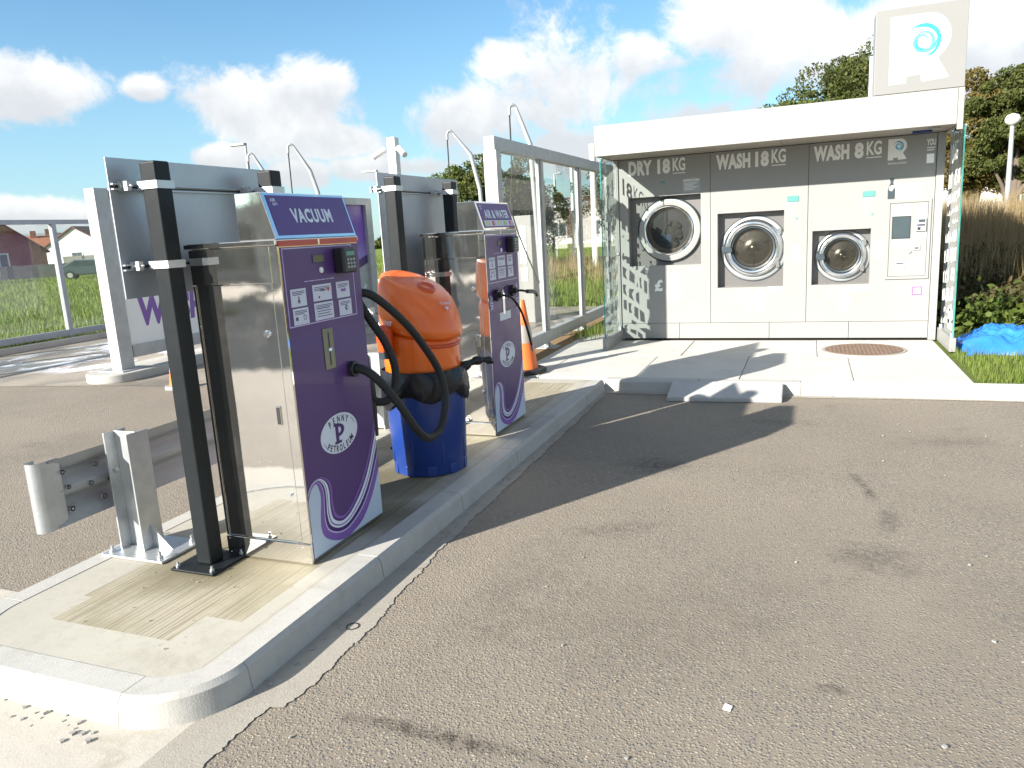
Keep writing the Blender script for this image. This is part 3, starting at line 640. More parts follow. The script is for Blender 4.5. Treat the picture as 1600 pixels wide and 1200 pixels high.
# hose port, hose, nozzle, hook
MB().ring(F, (3.205, .97), .024, .040, 0, .03, 28).build('hose_port', 'black_plastic', V, bevel=.004)
hA = [(-2.17, 3.205, .97), (-2.09, 3.215, .965), (-2.03, 3.26, .90), (-1.98, 3.36, .75), (-1.96, 3.48, .59), (-1.97, 3.62, .50), (-1.98, 3.78, .50), (-1.99, 3.88, .58), (-2.0, 3.925, .70), (-2.02, 3.90, .84), (-2.04, 3.80, .98), (-2.06, 3.68, 1.11), (-2.09, 3.56, 1.22), (-2.13, 3.45, 1.31), (-2.17, 3.405, 1.335), (-2.21, 3.41, 1.31), (-2.19, 3.47, 1.20), (-2.14, 3.53, 1.06), (-2.11, 3.56, .93), (-2.11, 3.55, .82), (-2.13, 3.50, .745), (-2.17, 3.44, .745), (-2.18, 3.405, .80), (-2.19, 3.395, .95), (-2.20, 3.395, 1.1), (-2.21, 3.40, 1.27), (-2.225, 3.425, 1.335), (-2.245, 3.45, 1.30), (-2.23, 3.44, 1.1), (-2.21, 3.43, .95), (-2.19, 3.42, .86)]
pth = spline(hA, 16); rs = [.0212 + .0026 * (i % 2) for i in range(len(pth))]
MB().tube(pth, rs, 10).build('hose', 'rubber', V)
MB().tube([(-2.19, 3.42, .88), (-2.185, 3.42, .80), (-2.18, 3.415, .56)], [.027, .026, .018], 12).build('nozzle', 'black_plastic', V)
MB().tube([(-2.20, 3.372, 1.34), (-2.20, 3.43, 1.335), (-2.20, 3.47, 1.345), (-2.20, 3.48, 1.37)], .010, 8).build('hose_hook', 'galv', V)

A_ = thing('air_water_machine', 'purple and steel AIR & WATER cabinet behind the orange and blue bin', 'air machine', (-2.4, 3.05, KZ))
cabinet(A_, 'air')
# darker glossy lower door with vertical AIR / WATER lettering and hose ports
for (u, v_) in [(Y0 + .135, 1.155), (Y0 + .445, 1.162)]:
    mb = MB(); mb.cyl((XF, u, v_), .034, .03, 'x', 12); mb.cyl((XF + .03, u, v_), .022, .025, 'x', 12)
    for k in range(8):
        a = k * PI / 4; mb.box(XF + .002, XF + .026, u + .036 * math.cos(a) - .007, u + .036 * math.cos(a) + .007, v_ + .036 * math.sin(a) - .007, v_ + .036 * math.sin(a) + .007)
    mb.build('hose_port', 'black_plastic', A_)
MB().prism(rect(Y0 + .27, 1.0, Y0 + .31, 1.19), F, 0, .004).build('coin_plate', 'stainless', A_)
MB().prism(rect(Y0 + .20, .955, Y0 + .42, 1.015), F, .0005, .002).build('sticker', 'print_white', A_)
MB().prism(rect(Y0 + .02, 1.028, Y1 - .02, 1.032), F, .0005, .0015).build('panel_seam', 'ink_dark', A_); MB().prism(rect(Y0 + .02, .852, Y1 - .02, .856), F, .0005, .0015).build('panel_seam', 'purple_dark', A_)
mb = MB()
def rotd(u, v, d): return (XF + d, u, v)
for txt_, u0_, lo_, hi_ in (('AIR', Y0 + .03, 1.045, 1.165), ('WATER', Y0 + .55, 1.005, 1.215)):
    v, f = glyphs(txt_, .03); mn = v.min(0); mx = v.max(0); s = (v - mn) / (mx - mn)
    mb = MB(); mb.add([(XF + .0015, u0_ + b * .052, hi_ - a * (hi_ - lo_)) for a, b in s], f); mb.build('lettering', 'lilac', A_)
MB().tube(spline([(XF + .05, Y0 + .135, 1.155), (XF + .10, Y0 + .20, 1.13), (XF + .12, Y0 + .32, 1.03), (XF + .11, Y0 + .45, .90), (XF + .10, Y0 + .55, .78), (XF + .10, Y0 + .59, .70)], 6), .009, 8).build('air_hose', 'rubber', A_)
MB().tube([(XF + .10, Y0 + .585, .715), (XF + .10, Y0 + .60, .665)], [.012, .008], 8).build('valve_connector', 'chrome', A_)
MB().tube(spline([(XF + .05, Y0 + .445, 1.162), (XF + .08, Y0 + .50, 1.155), (XF + .09, Y0 + .58, 1.14)], 4), .009, 8).build('water_hose', 'rubber', A_)
MB().tube([(XF + .09, Y0 + .57, 1.142), (XF + .09, Y0 + .70, 1.13), (XF + .09, Y0 + .78, 1.11), (XF + .09, Y0 + .80, 1.085)], [.016, .017, .012, .010], 8).build('water_nozzle', 'black_plastic', A_)
MB().tube(spline([(XF + .004, Y0 + .27, 1.18), (XF + .05, Y0 + .26, 1.215), (XF + .05, Y0 + .30, 1.19), (XF + .03, Y0 + .31, 1.1)], 4), .003, 6).build('cable_loop', 'rubber', A_)
A_.location.y += 2.28; V.location.y += 0

# ================================================================== BACK-TO-FRONT SIGN BOARDS
def sign(y0, y1, zb, zt, posts, label, group):
    R = thing('sign_board', label, 'sign', (-2.75, (y0 + y1) / 2, KZ), group)
    MB().box(-2.812, -2.806, y0, y1, zb, zt).build('board', 'board_back', R, bevel=.001)
    mb = MB(); mb.box(-2.804, -2.802, y0 + .01, y1 - .01, zb + .02, zb + .022)
    for z in (zt - .115, zb + .145):
        MB().box(-2.806, -2.788, y0 + .005, y1 - .005, z, z + .006).box(-2.806, -2.788, y0 + .005, y1 - .005, z - .022, z - .016).build('channel_rail', 'board_back', R)
        MB().flat([(y0, z - .012), (y1, z - .012), (y1, z - .004), (y0, z - .004)], face_posx(-2.8055), 0).build('rail_groove', 'seam_dark', R)
    for py in posts:
        Bx(-2.714, -2.626, py + .006, py + .094, KZ + .012, 1.99 if y0 < 3 else 2.02).build('post', 'post_paint', R, bevel=.009, seg=3)
        bp = Bx(-2.80, -2.545, py - .075, py + .175, KZ, KZ + .012).build('base_plate', 'post_paint', R, bevel=.003)
        for bx, by in ((-2.775, -.05), (-2.57, -.05), (-2.775, .15), (-2.57, .15)):
            MB().cyl((bx, py + by, KZ + .012), .011, .012, 'z', 6, sm=False).cyl((bx, py + by, KZ + .012), .006, .026, 'z', 8).build('bolt', 'galv', bp)
        for z in (zt - .122, zb + .142):
            MB().box(-2.6255, -2.619, py - .001, py + .101, z - .017, z + .017).box(-2.73, -2.626, py - .001, py + .005, z - .017, z + .017).box(-2.73, -2.626, py + .095, py + .101, z - .017, z + .017).build('clamp_band', 'galv', R)
            for q in (-.03, .12): MB().cyl((-2.80, py + q, z), .005, .07, 'x', 8).box(-2.765, -2.745, py + q - .012, py + q + .012, z - .02, z + .02).box(-2.795, -2.785, py + q - .014, py + q + .014, z - .02, z + .02).build('clamp_bolt', 'galv', R)
    return R
sign(2.50, 3.63, 1.405, 2.012, (2.58, 3.345), 'grey backed sign board on two black posts behind the vacuum machine', 'sign boards seen from behind')
sign(4.72, 6.03, 1.17, 2.062, (4.72 - .08, 5.535), 'grey backed sign board on two black posts behind the orange bin', 'sign boards seen from behind')

# ================================================================== CRASH BARRIER
B = thing('crash_barrier', 'galvanised steel crash barrier with rounded end terminal at the island edge', 'barrier', (-3.1, 2.68, KZ))
prof = [(0.0, .34), (.012, .355), (.016, .38), (.075, .415), (.078, .455), (.018, .487), (.012, .505), (.018, .523), (.078, .555), (.075, .595), (.016, .63), (.012, .655), (0., .67)]
def wbeam(y0, y1, x=-3.30):
    mb = MB(); n = len(prof); vs = []
    for y in (y0, y1):
        vs += [(x - a, y, z) for a, z in prof] + [(x - a + .004, y, z) for a, z in prof]
    fs = [(i, i + 1, 2 * n + i + 1, 2 * n + i) for i in range(n - 1)] + [(n + i + 1, n + i, 3 * n + i, 3 * n + i + 1) for i in range(n - 1)]
    return mb.add(vs, fs, True)
wbeam(2.36, 6.4).build('beam', 'galv_dull', B)
mb = MB()
for (y, z, r_) in [(2.42, .60, .011), (2.60, .585, .011), (2.44, .52, .010), (2.44, .41, .013), (2.56, .50, .012), (2.66, .49, .008), (2.62, .41, .013)]:
    mb.cyl((-3.315, y, z), r_, .02, 'x', 10)
mb.build('splice_bolts', 'galv', B)
T_ = MB(); c0 = (-3.34, 2.24)
arcp = [(c0[0] + .055 * math.cos(a), c0[1] + .055 * math.sin(a)) for a in np.linspace(math.radians(150), math.radians(400), 18)]
outp = [(-3.31, 2.42), (-3.305, 2.345)] + [(-3.345 + .04 * math.cos(a), 2.325 + .04 * math.sin(a)) for a in np.linspace(0.2, -PI - .6, 16)]
inn = [(x_ - .006 if i < 2 else x_, y_ + (.006 if 2 <= i < 14 else 0)) for i, (x_, y_) in enumerate(outp)]
n = len(outp); T_.add([(x_, y_, .335) for x_, y_ in outp] + [(x_, y_, .675) for x_, y_ in outp], [(i, i + 1, n + i + 1, n + i) for i in range(n - 1)], True)
T_.build('end_terminal', 'galv', B)
mod = B.children[-1].modifiers.new('thick', 'SOLIDIFY'); mod.thickness = .006
pm = MB(); z0, z1 = KZ + .012, .735
pm.box(-3.255, -3.245, 2.63, 2.76, z0, z1).box(-3.105, -3.095, 2.63, 2.76, z0, z1).box(-3.245, -3.105, 2.69, 2.698, z0, z1)
pm.build('barrier_post', 'galv', B, bevel=.002)
bp = Bx(-3.30, -2.90, 2.55, 2.83, KZ, KZ + .012).build('base_plate', 'galv', B, bevel=.002)
MB().prism([(-3.095, z0), (-2.97, z0), (-3.095, z0 + .12)], lambda u, v, d: (u, 2.69 + d, v), 0, .008).build('gusset', 'galv', B)
for bx, by in ((-3.26, 2.585), (-2.945, 2.585), (-2.945, 2.795), (-3.26, 2.795)):
    MB().cyl((bx, by, KZ + .012), .014, .014, 'z', 6, sm=False).cyl((bx, by, KZ + .026), .007, .022, 'z', 8).build('bolt', 'galv', bp)
MB().cyl((-3.20, 2.62, .55), .013, .02, 'y', 6, sm=False).build('bolt', 'galv_dull', B)
wp = MB().box(-3.255, -3.245, 5.0, 5.13, z0, z1).box(-3.105, -3.095, 5.0, 5.13, z0, z1).box(-3.245, -3.105, 5.06, 5.068, z0, z1).build('barrier_post', 'galv', B)

# ================================================================== LITTER BIN
BN = thing('litter_bin', 'blue litter bin with a rounded orange hood on the island', 'bin', (-2.26, 4.26, KZ))
bc_ = (-2.305, 4.25)
def ringpts(r, z, n=48, flat=.0): return [(bc_[0] + r * math.cos(2 * PI * k / n), bc_[1] + r * math.sin(2 * PI * k / n), z) for k in range(n)]
def loft(rings, cap0=False, cap1=False):
    mb = MB(); n = len(rings[0]); vs = [p for r in rings for p in r]
    fs = [(i * n + k, i * n + (k + 1) % n, (i + 1) * n + (k + 1) % n, (i + 1) * n + k) for i in range(len(rings) - 1) for k in range(n)]
    mb.add(vs, fs, True)
    if cap0: mb.add(rings[0], [tuple(range(n))[::-1]])
    if cap1: mb.add(rings[-1], [tuple(range(n))])
    return mb
loft([ringpts(.232, KZ + .005), ringpts(.238, KZ + .07), ringpts(.241, KZ + .075), ringpts(.262, .74), ringpts(.262, .775)], True, True).build('body', 'blue_bin', BN)
mb = MB()
for k in range(10):
    a = 2 * PI * k / 10 + .2; cx_, cy_ = bc_[0] + .227 * math.cos(a), bc_[1] + .227 * math.sin(a)
    q = Bx(-.012, .012, -.03, .03, 0, .065); q.xform(Matrix.Translation((cx_, cy_, KZ + .003)) @ Matrix.Rotation(a, 4, 'Z')); q.build('foot_block', 'blue_bin', BN, bevel=.003)
mb = MB()
for k in range(8):
    a = 2 * PI * k / 8 + .05
    q = Bx(-.004, .0015, -.004, .004, KZ + .08, .70); q.xform(Matrix.Translation((bc_[0] + .245 * math.cos(a), bc_[1] + .245 * math.sin(a), 0)) @ Matrix.Rotation(a, 4, 'Z')); mb.add(q.v, q.f)
mb.build('vertical_ribs', 'blue_bin', BN, bevel=.003)
# hood: beak towards +X, opening beneath it
FA = math.radians(-15)
def hood_r(a, base, beak):
    base *= .95; d = (a - FA + PI) % (2 * PI) - PI; return base + beak * max(0, math.cos(d)) ** 2
def hring(z, base, beak, dz=0., shift=0.):
    out = []
    for k in range(56):
        a = 2 * PI * k / 56; d = math.cos(a - FA); r = hood_r(a, base, beak)
        out.append((bc_[0] + shift * math.cos(FA) + r * math.cos(a), bc_[1] + shift * math.sin(FA) + r * math.sin(a), z - dz * d))
    return out
loft([hring(.755, .252, 0), hring(.80, .256, 0), hring(.93, .257, .0, .0), hring(1.0, .253, .0, .035), hring(1.03, .235, 0, .05), hring(1.03, .10, 0, .03)], False, True).build('collar', 'orange', BN)
loft([hring(1.04, .20, 0, .055), hring(1.035, .25, .02, .06), hring(1.05, .266, .026, .062), hring(1.10, .268, .018, .07), hring(1.19, .262, .005, .085, -.004), hring(1.265, .245, 0, .092, -.012), hring(1.315, .212, 0, .085, -.03), hring(1.342, .165, 0, .062, -.052), hring(1.352, .11, 0, .034, -.068), hring(1.356, .05, 0, .012, -.078)], True, True).build('hood', 'orange', BN)
# dished handle in the crown, seam and small emblem
fu = Vector((math.cos(FA), math.sin(FA), 0)); su = Vector((-fu.y, fu.x, 0)); cN = Vector((bc_[0], bc_[1], 0))
hs = MB(); Z_ = Vector((0, 0, 1)); hn = (fu * .45 + Z_ * .9).normalized(); hx = su; hy = hn.cross(hx).normalized(); hc = cN + fu * .075 + Z_ * 1.290
def HF(u, v, d): return tuple(hc + hx * u + hy * v + hn * d)
hs.lathe(HF, (0, 0), [(.062, .000), (.058, .016), (.050, .020), (.042, .012), (.020, .004), (.001, .003)], 24); hs.build('hood_grip', 'orange_deep', BN)
hc2 = cN + fu * .212 + Z_ * 1.175; hn2 = (fu * .90 + Z_ * .42).normalized(); hy2 = hn2.cross(su).normalized()
def HF2(u, v, d): return tuple(hc2 + su * u - hy2 * v * (-1 if hy2.z > 0 else 1) + hn2 * (d + .018))
mb = MB(); text(mb, 'Topsy', HF2, -.045, .0, .05, .026, .002, .01); mb.flat([(-.02, -.01), (.02, -.01), (0, -.032)][::-1], HF2, .002); mb.build('lettering', 'sticker', BN)
mb = MB()
# darker orange tube paints in the shade of the aperture below the beak
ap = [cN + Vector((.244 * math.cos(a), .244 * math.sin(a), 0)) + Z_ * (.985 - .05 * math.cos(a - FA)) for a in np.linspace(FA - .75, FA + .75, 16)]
mb.tube([tuple(p) for p in ap], .012, 8); mb.build('aperture_shade', 'orange_deep', BN)
# ash unit hooked on the side facing the vacuum
au = math.radians(-112); ac = cN + Vector((math.cos(au), math.sin(au), 0)) * .285
mb = MB(); mb.cyl((ac.x, ac.y, .93), .048, .13, 'z', 20, r2=.055); mb.cyl((ac.x, ac.y, 1.06), .055, .03, 'z', 20, r2=.03)
ash = mb.build('cigarette_ash_unit', 'orange_deep', BN); MB().cyl((ac.x, ac.y, .885), .043, .045, 'z', 20, r2=.048).build('ash_unit_base', 'gasket', ash)
an = Vector((math.cos(au), math.sin(au), 0)); asx = Vector((-an.y, an.x, 0)); 
def LF(u, v, d): return tuple(cN + an * (.262 + d) + asx * u + Z_ * v)
mb = MB(); text(mb, 'Litter', LF, -.06, 1.085, .075, 1.13, .016, .01); mb.build('lettering', 'print_white', BN)
# bin bag folded over the rim
rows = []
for i, (r, z) in enumerate([(.263, .79), (.272, .775), (.278, .74), (.283, .70), (.282, .66), (.272, .63)]):
    rr = []
    for k in range(90):
        a = 2 * PI * k / 90; w = RNG.normal(0, .0012) + .006 * math.sin(a * 9 + i) + .004 * math.sin(a * 23 + 2 * i)
        drop = 0 if i < 2 else (i - 1) / 4 * (.035 * math.sin(a * 2 + 1.2) + .03 * math.sin(a * 5) + (.06 if math.cos(a - math.radians(-115)) > 0 else 0) * math.cos(a - math.radians(-115)) )
        rr.append((bc_[0] + (r + w) * math.cos(a), bc_[1] + (r + w) * math.sin(a), z - drop + RNG.normal(0, .0012)))
    rows.append(rr)
bag = loft(rows)
tail = [(-2.075, 4.34, .765), (-2.03, 4.39, .79), (-1.99, 4.43, .80), (-1.95, 4.47, .795), (-1.93, 4.50, .775)]
bag.tube([(x_ + RNG.normal(0, .004), y_, z_) for x_, y_, z_ in spline(tail, 4)], [.030 - .0006 * k + .006 * math.sin(k * 1.1) for k in range(17)], 9)
tag(bag.build('bin_bag', 'bag'), 'black plastic bin bag folded over the rim of the blue bin', 'bin bag')

# ================================================================== CONES
CX2, CY2 = -6.97, 6.74
def cone(x, y, z, h, label):
    R = thing('traffic_cone', label, 'traffic cone', (x, y, z), None)
    mb = MB(); mb.cyl((x, y, z + .04), .135 * h / .75, h - .04, 'z', 28, r2=.028); R1 = mb.build('cone_body', 'cone_orange', R)
    def rr(hh): return .135 * h / .75 + (.028 - .135 * h / .75) * ((hh - .04) / (h - .04))
    a, b = h * .42, h * .66
    MB().lathe(face_top(0), (x, y), [(rr(a) + .002, z + a), (rr(b) + .002, z + b)], 28).build('reflective_sleeve', 'cone_sleeve', R)
    o = []; s = .2 * h / .75
    for k in range(8): ang = PI / 8 + k * PI / 4; o.append((x + s * 1.12 * math.cos(ang), y + s * 1.12 * math.sin(ang)))
    MB().prism(o, face_top(0), z + .0, z + .05).build('cone_base', 'galv_dull' if h < .7 else 'rubber', R, bevel=.012)
    return R
cone(-2.83, 7.50, KZ, .78, 'orange traffic cone on a black base beside the AIR & WATER cabinet')
cone(CX2, CY2, 0, .50, 'small orange traffic cone half hidden behind the black sign post')

# ================================================================== GLASS FENCES
FG = thing('glass_fence', 'galvanised framed glass screen standing between the air machine and the laundry kiosk', 'fence', (-3.15, 10, KZ))
mb = MB(); Bx(-3.21, -3.09, 7.62, 14.4, 2.46, 2.60).build('top_rail', 'galv_grey', FG, bevel=.006); Bx(-3.20, -3.10, 7.75, 14.4, .19, .34).build('bottom_rail', 'galv_grey', FG, bevel=.006)
Bx(-3.225, -3.075, 7.62, 7.75, KZ, 2.459).build('end_post', 'galv_grey', FG, bevel=.006)
for y in (9.16, 10.86, 12.56, 14.26):
    Bx(-3.19, -3.11, y, y + .085, .341, 2.459).build('post', 'galv_grey', FG, bevel=.004)
    Bx(-3.17, -3.13, y - .05, y - .003, .341, 2.459).build('glazing_bead', 'galv_grey', FG, bevel=.003)
    Bx(-3.18, -3.12, y, y + .08, KZ + .012, .189).build('foot', 'galv_grey', FG)
    fb = Bx(-3.26, -3.00, y - .10, y + .17, KZ, KZ + .012).build('base_plate', 'galv_grey', FG)
    MB().prism([(-3.12, KZ + .012), (-3.02, KZ + .012), (-3.12, .18)], lambda u, v, d: (u, y + .03 + d, v), 0, .01).build('gusset', 'galv_grey', FG)
for a, b in ((7.75, 9.11), (9.245, 10.81), (10.945, 12.51), (12.645, 14.21)):
    Bx(-3.156, -3.144, a, b, .341, 2.459).build('glass_pane', 'fence_glass_clear', FG)
mb = MB()
for z, t_ in ((2.02, 'Z'), (2.12, 'Z')):
    text(mb, t_, lambda u, v, d: (-3.143, u, v), 7.86, z - .04, 8.0, z + .03, 0, .05)
mb.build('lettering', 'print_pale', FG)
FL = thing('glass_fence', 'long grey glass screen at the far left along the grass verge', 'fence', (-13.2, 8, .1))
Bx(-13.24, -13.16, -2, 20, 2.23, 2.31).build('top_rail', 'galv_dull', FL); Bx(-13.24, -13.16, -2, 20, .14, .255).build('bottom_rail', 'galv_dull', FL)
yy = [10.35 + 2.3 * k for k in range(-5, 5)]
for y in yy:
    Bx(-13.24, -13.15, y - .045, y + .045, .256, 2.229).build('post', 'galv_dull', FL); Bx(-13.23, -13.17, y - .03, y + .03, .09, .139).build('foot', 'galv_dull', FL)
for a, b in zip(yy, yy[1:]): Bx(-13.206, -13.194, a + .046, b - .046, .256, 2.229).build('glass_pane', 'fence_glass', FL)

# ================================================================== WASH BAY PANEL
WP = thing('wash_bay_screen', 'tall grey framed advertising screen with white and purple artwork on the wash bay island', 'sign', (-8.3, 10, .115))
Bx(-8.44, -8.27, 7.13, 7.34, .13, 2.43).build('end_post', 'galv_grey', WP, bevel=.004); Bx(-8.50, -8.27, 13.38, 13.60, .13, 2.43).build('end_post', 'galv_grey', WP, bevel=.004)
Bx(-8.50, -8.27, 7.37, 13.38, 2.30, 2.43).build('top_rail', 'galv_grey', WP); Bx(-8.46, -8.29, 7.37, 13.38, .26, .42).build('bottom_rail', 'galv_grey', WP)
Bx(-8.60, -8.17, 7.05, 7.5, .115, .13).build('base_plate', 'galv_dull', WP)
Bx(-8.42, -8.335, 7.37, 9.35, .42, 2.30).build('artwork_panel', 'vinyl_white', WP); Bx(-8.42, -8.335, 9.35, 13.38, .42, 2.30).build('artwork_panel', 'poster_purple', WP)
PF = face_posx(-8.335); mb = MB()
text(mb, 'JUST', PF, 7.75, 1.10, 9.1, 1.62, .002, .06, shear=.1); text(mb, 'WASH IT', PF, 7.55, .64, 9.25, 1.04, .002, .05, shear=.1); mb.build('lettering', 'purple_mid', WP)
mb = MB(); lo_ = spline([(12.0, .9), (12.5, .96), (12.9, 1.03), (13.38, 1.17)], 6); up_ = spline([(12.0, 1.08), (12.5, 1.13), (12.9, 1.2), (13.38, 1.33)], 6)
band(mb, lo_, up_, 0, 1, PF, .003); mb.build('ribbon_print', 'purple_dark', WP)
mb = MB(); band(mb, [np.array((a[0], .43)) for a in lo_], lo_, 0, 1, PF, .0025); mb.build('pale_field', 'galv_grey', WP)

WC = thing('wash_control_cabinet', 'pale wash control cabinet with purple front seen through the glass screen', 'cabinet', (-4.8, 12.9, 0))
Bx(-5.05, -4.52, 12.62, 13.1, .004, 1.88).build('housing', 'kiosk_canopy', WC, bevel=.01)
Bx(-5.04, -4.80, 12.61, 12.619, .62, 1.60).build('front_print', 'purple_mid', WC); Bx(-4.74, -4.62, 12.61, 12.619, 1.05, 1.70).build('notice', 'vinyl_bright', WC); Bx(-4.74, -4.62, 12.61, 12.619, .75, .98).build('notice', 'vinyl_bright', WC)
mb = MB(); mb.ring(face_negy(12.609), (-4.92, 1.0), .05, .06, 0, .002, 24); text(mb, 'p', face_negy(12.609), -4.945, .965, -4.895, 1.035, .001, .05); mb.build('emblem_print', 'vinyl_white', WC)

# ================================================================== LAUNDRY KIOSK
K = thing('laundry_kiosk', 'pale grey outdoor laundry kiosk with flat canopy and R sign box', 'kiosk', (-.45, 10.2, KZ))
YF = 9.82; KF = face_negy(YF)
def panel_with_hole(x0, x1, z0, z1, h, name='front_panel'):
    hx0, hx1, hz0, hz1 = h; g = .003
    mb = MB(); mb.box(x0 + g, hx0, YF, YF + .02, z0 + g, z1 - g).box(hx1, x1 - g, YF, YF + .02, z0 + g, z1 - g).box(hx0, hx1, YF, YF + .02, z0 + g, hz0).box(hx0, hx1, YF, YF + .02, hz1, z1 - g)
    o = mb.build(name, 'kiosk_paint', K)
    D = .13; mb = MB()
    for a in (rect(hx0, hz0, hx1, hz1),):
        mb.add([(hx0, YF + .02, hz0), (hx1, YF + .02, hz0), (hx1, YF + .02, hz1), (hx0, YF + .02, hz1), (hx0, YF + D, hz0), (hx1, YF + D, hz0), (hx1, YF + D, hz1), (hx0, YF + D, hz1)], [(0, 1, 5, 4), (1, 2, 6, 5), (2, 3, 7, 6), (3, 0, 4, 7)])
    mb.build('reveal', 'kiosk_paint', o); return o
P1 = panel_with_hole(-2.30, -1.155, .335, 2.42, (-2.18, -1.27, 1.08, 1.945)); P2 = panel_with_hole(-1.155, -.03, .335, 2.42, (-1.07, -.295, .775, 1.685)); P3 = panel_with_hole(-.03, 1.29, .335, 2.42, (.025, .657, .78, 1.418))
for a, b in ((-2.30, -1.55), (-1.55, -.45), (-.45, .45), (.45, 1.29)): Bx(a + .003, b - .003, YF + .001, YF + .02, .140, .333).build('plinth_panel', 'kiosk_paint', K)
Bx(-2.28, 1.28, YF + .05, YF + .06, KZ, .14).build('plinth_gap_shade', 'seam_dark', K)  # dark strip painted in as the shadow gap under the plinth
Bx(-2.30, 1.29, YF + .14, 12.3, KZ + .02, 2.42).build('carcass', 'kiosk_paint', K)
Bx(-2.295, 1.285, YF + .021, YF + .03, .14, .775).build('backing', 'seam_dark', K); Bx(-2.295, 1.285, YF + .021, YF + .03, 1.95, 2.415).build('backing', 'seam_dark', K)
Bx(1.292, 1.37, YF - .02, YF + .1, KZ, 2.42).build('corner_post', 'kiosk_paint', K, bevel=.003); Bx(-2.36, -2.302, YF - .02, YF + .1, KZ, 2.42).build('corner_post', 'kiosk_paint', K, bevel=.003)
# canopy
YC = 8.95
Bx(-2.37, 1.335, YC, YC + .02, 2.415, 2.757).build('canopy_fascia', 'kiosk_canopy', K, bevel=.003)
Bx(1.338, 1.39, YC - .002, YC + .02, 2.36, 2.757).build('canopy_corner_trim', 'kiosk_canopy', K, bevel=.002)
Bx(-2.37, -2.35, YC + .021, 12.3, 2.415, 2.757).build('canopy_side', 'kiosk_canopy', K); Bx(1.37, 1.39, YC + .021, 12.3, 2.415, 2.757).build('canopy_side', 'kiosk_canopy', K)
Bx(-2.349, 1.369, YC + .021, 12.3, 2.72, 2.75).build('roof_deck', 'galv_dull', K)
for a, b in ((-2.349, -1.88), (-1.88, -.32), (-.32, 1.369)): Bx(a + .003, b - .003, YC + .021, YF + .14, 2.425, 2.435).build('soffit_panel', 'soffit', K)
Bx(1.0, 1.19, 9.45, 9.50, 2.40, 2.424).build('door_closer', 'blue_bin', K, bevel=.004)
MB().cyl((1.18, 9.25, 2.41), .05, .014, 'z', 16).build('downlight', 'galv_dull', K)
# sign box
SB = Bx(.575, 1.387, YC + .004, YC + .32, 2.762, 3.565).build('sign_box', 'sign_face', K, bevel=.004)
Bx(.545, .575, YC + .30, YC + .34, 2.76, 3.2).build('box_stay', 'galv_grey', K)
def R_logo(mb, fn, x0, z0, x1, z1, d):
    W_, H_ = x1 - x0, z1 - z0
    o = [(0, 0), (.29, 0), (.29, .10), (.52, .115), (.56, 0), (1.0, .03), (.80, .33)]
    for a in np.linspace(-.95, PI / 2, 22): o.append((.62 + .38 * math.cos(a), .655 + .345 * math.sin(a)))
    o += [(.0, 1.0)]
    mb.flat([(x0 + u * W_, z0 + v * H_) for u, v in o], fn, d)
def swirl(mbs, fn, cx_, cz_, r, d):
    for k, (a0, turns, r0, r1, w) in enumerate([(2.9, -.75, 1., .92, .11), (1.2, -.9, .96, .45, .12), (.3, -.8, .78, .30, .11), (4.2, -.7, .62, .2, .1), (-1.3, .55, 1., .85, .14), (-2.4, .8, .72, .5, .12)]):
        n = 26; A2 = []; B2 = []
        for i in range(n):
            t_ = i / (n - 1); a = a0 + turns * 2 * PI * t_; rr_ = r * (r0 + (r1 - r0) * t_); ww = r * w * 1.5 * math.sin(PI * t_) ** .7
            A2.append((cx_ + (rr_ - ww) * math.cos(a), cz_ + (rr_ - ww) * math.sin(a))); B2.append((cx_ + rr_ * math.cos(a), cz_ + rr_ * math.sin(a)))
        mbs[k % 2].add([fn(*q, d + k * .0003) for q in A2 + B2], [(i, i + 1, n + i + 1, n + i) for i in range(n - 1)])
BXF = face_negy(YC + .004); mb = MB(); R_logo(mb, BXF, .71, 2.85, 1.245, 3.485, .002); mb.build('lettering', 'vinyl_bright', SB)
s1, s2 = MB(), MB(); swirl((s1, s2), BXF, 1.005, 3.235, .165, .003); s1.build('swirl_print', 'swirl_deep', SB); s2.build('swirl_print', 'swirl', SB)
# lettering over the machines
def words(items, par, under=()):
    for it in items:
        mb = MB(); text(mb, it[0], KF, *it[1:5], .0012, it[5], spacing=(it[6] if len(it) > 6 else 1.)); mb.build('lettering', 'vinyl_white', par)
    for r_ in under: MB().flat(rect(*r_), KF, .0012).build('underline_print', 'vinyl_white', par)
words([('DRY', -2.165, 2.215, -1.865, 2.395, .055, 1.08), ('18', -1.80, 2.215, -1.64, 2.395, .055, 1.08), ('KG', -1.61, 2.235, -1.455, 2.395, .03), ('1', -1.23, 1.40, -1.18, 1.60, .07), ('£', -1.86, .75, -1.75, .90, .05), ('3', -1.70, .62, -1.51, 1.0, .07), ('FOR', -1.44, 1.0, -1.28, 1.045, .03)], P1, [(-1.61, 2.205, -1.455, 2.215)])
words([('WASH', -1.085, 2.205, -.685, 2.385, .055, 1.08), ('18', -.63, 2.205, -.475, 2.385, .055, 1.08), ('KG', -.445, 2.235, -.285, 2.395, .03), ('2', -.225, 1.075, -.11, 1.275, .07), ('£', -.885, .60, -.76, .75, .05), ('10', -.73, .445, -.50, .75, .07)], P2, [(-.445, 2.205, -.285, 2.215)])
words([('WASH', .02, 2.21, .40, 2.385, .055, 1.08), ('8', .455, 2.21, .55, 2.385, .055), ('KG', .58, 2.235, .735, 2.39, .03), ('3', .675, 1.065, .79, 1.275, .07), ('£', .205, .60, .31, .75, .05), ('5', .33, .455, .46, .75, .07), ('REVOLUTION', .805, 2.115, .99, 2.135, .02)], P3, [(.58, 2.205, .735, 2.215)])
mb = MB(); R_logo(mb, KF, .80, 2.16, .99, 2.39, .0012); mb.build('lettering', 'vinyl_white', P3)
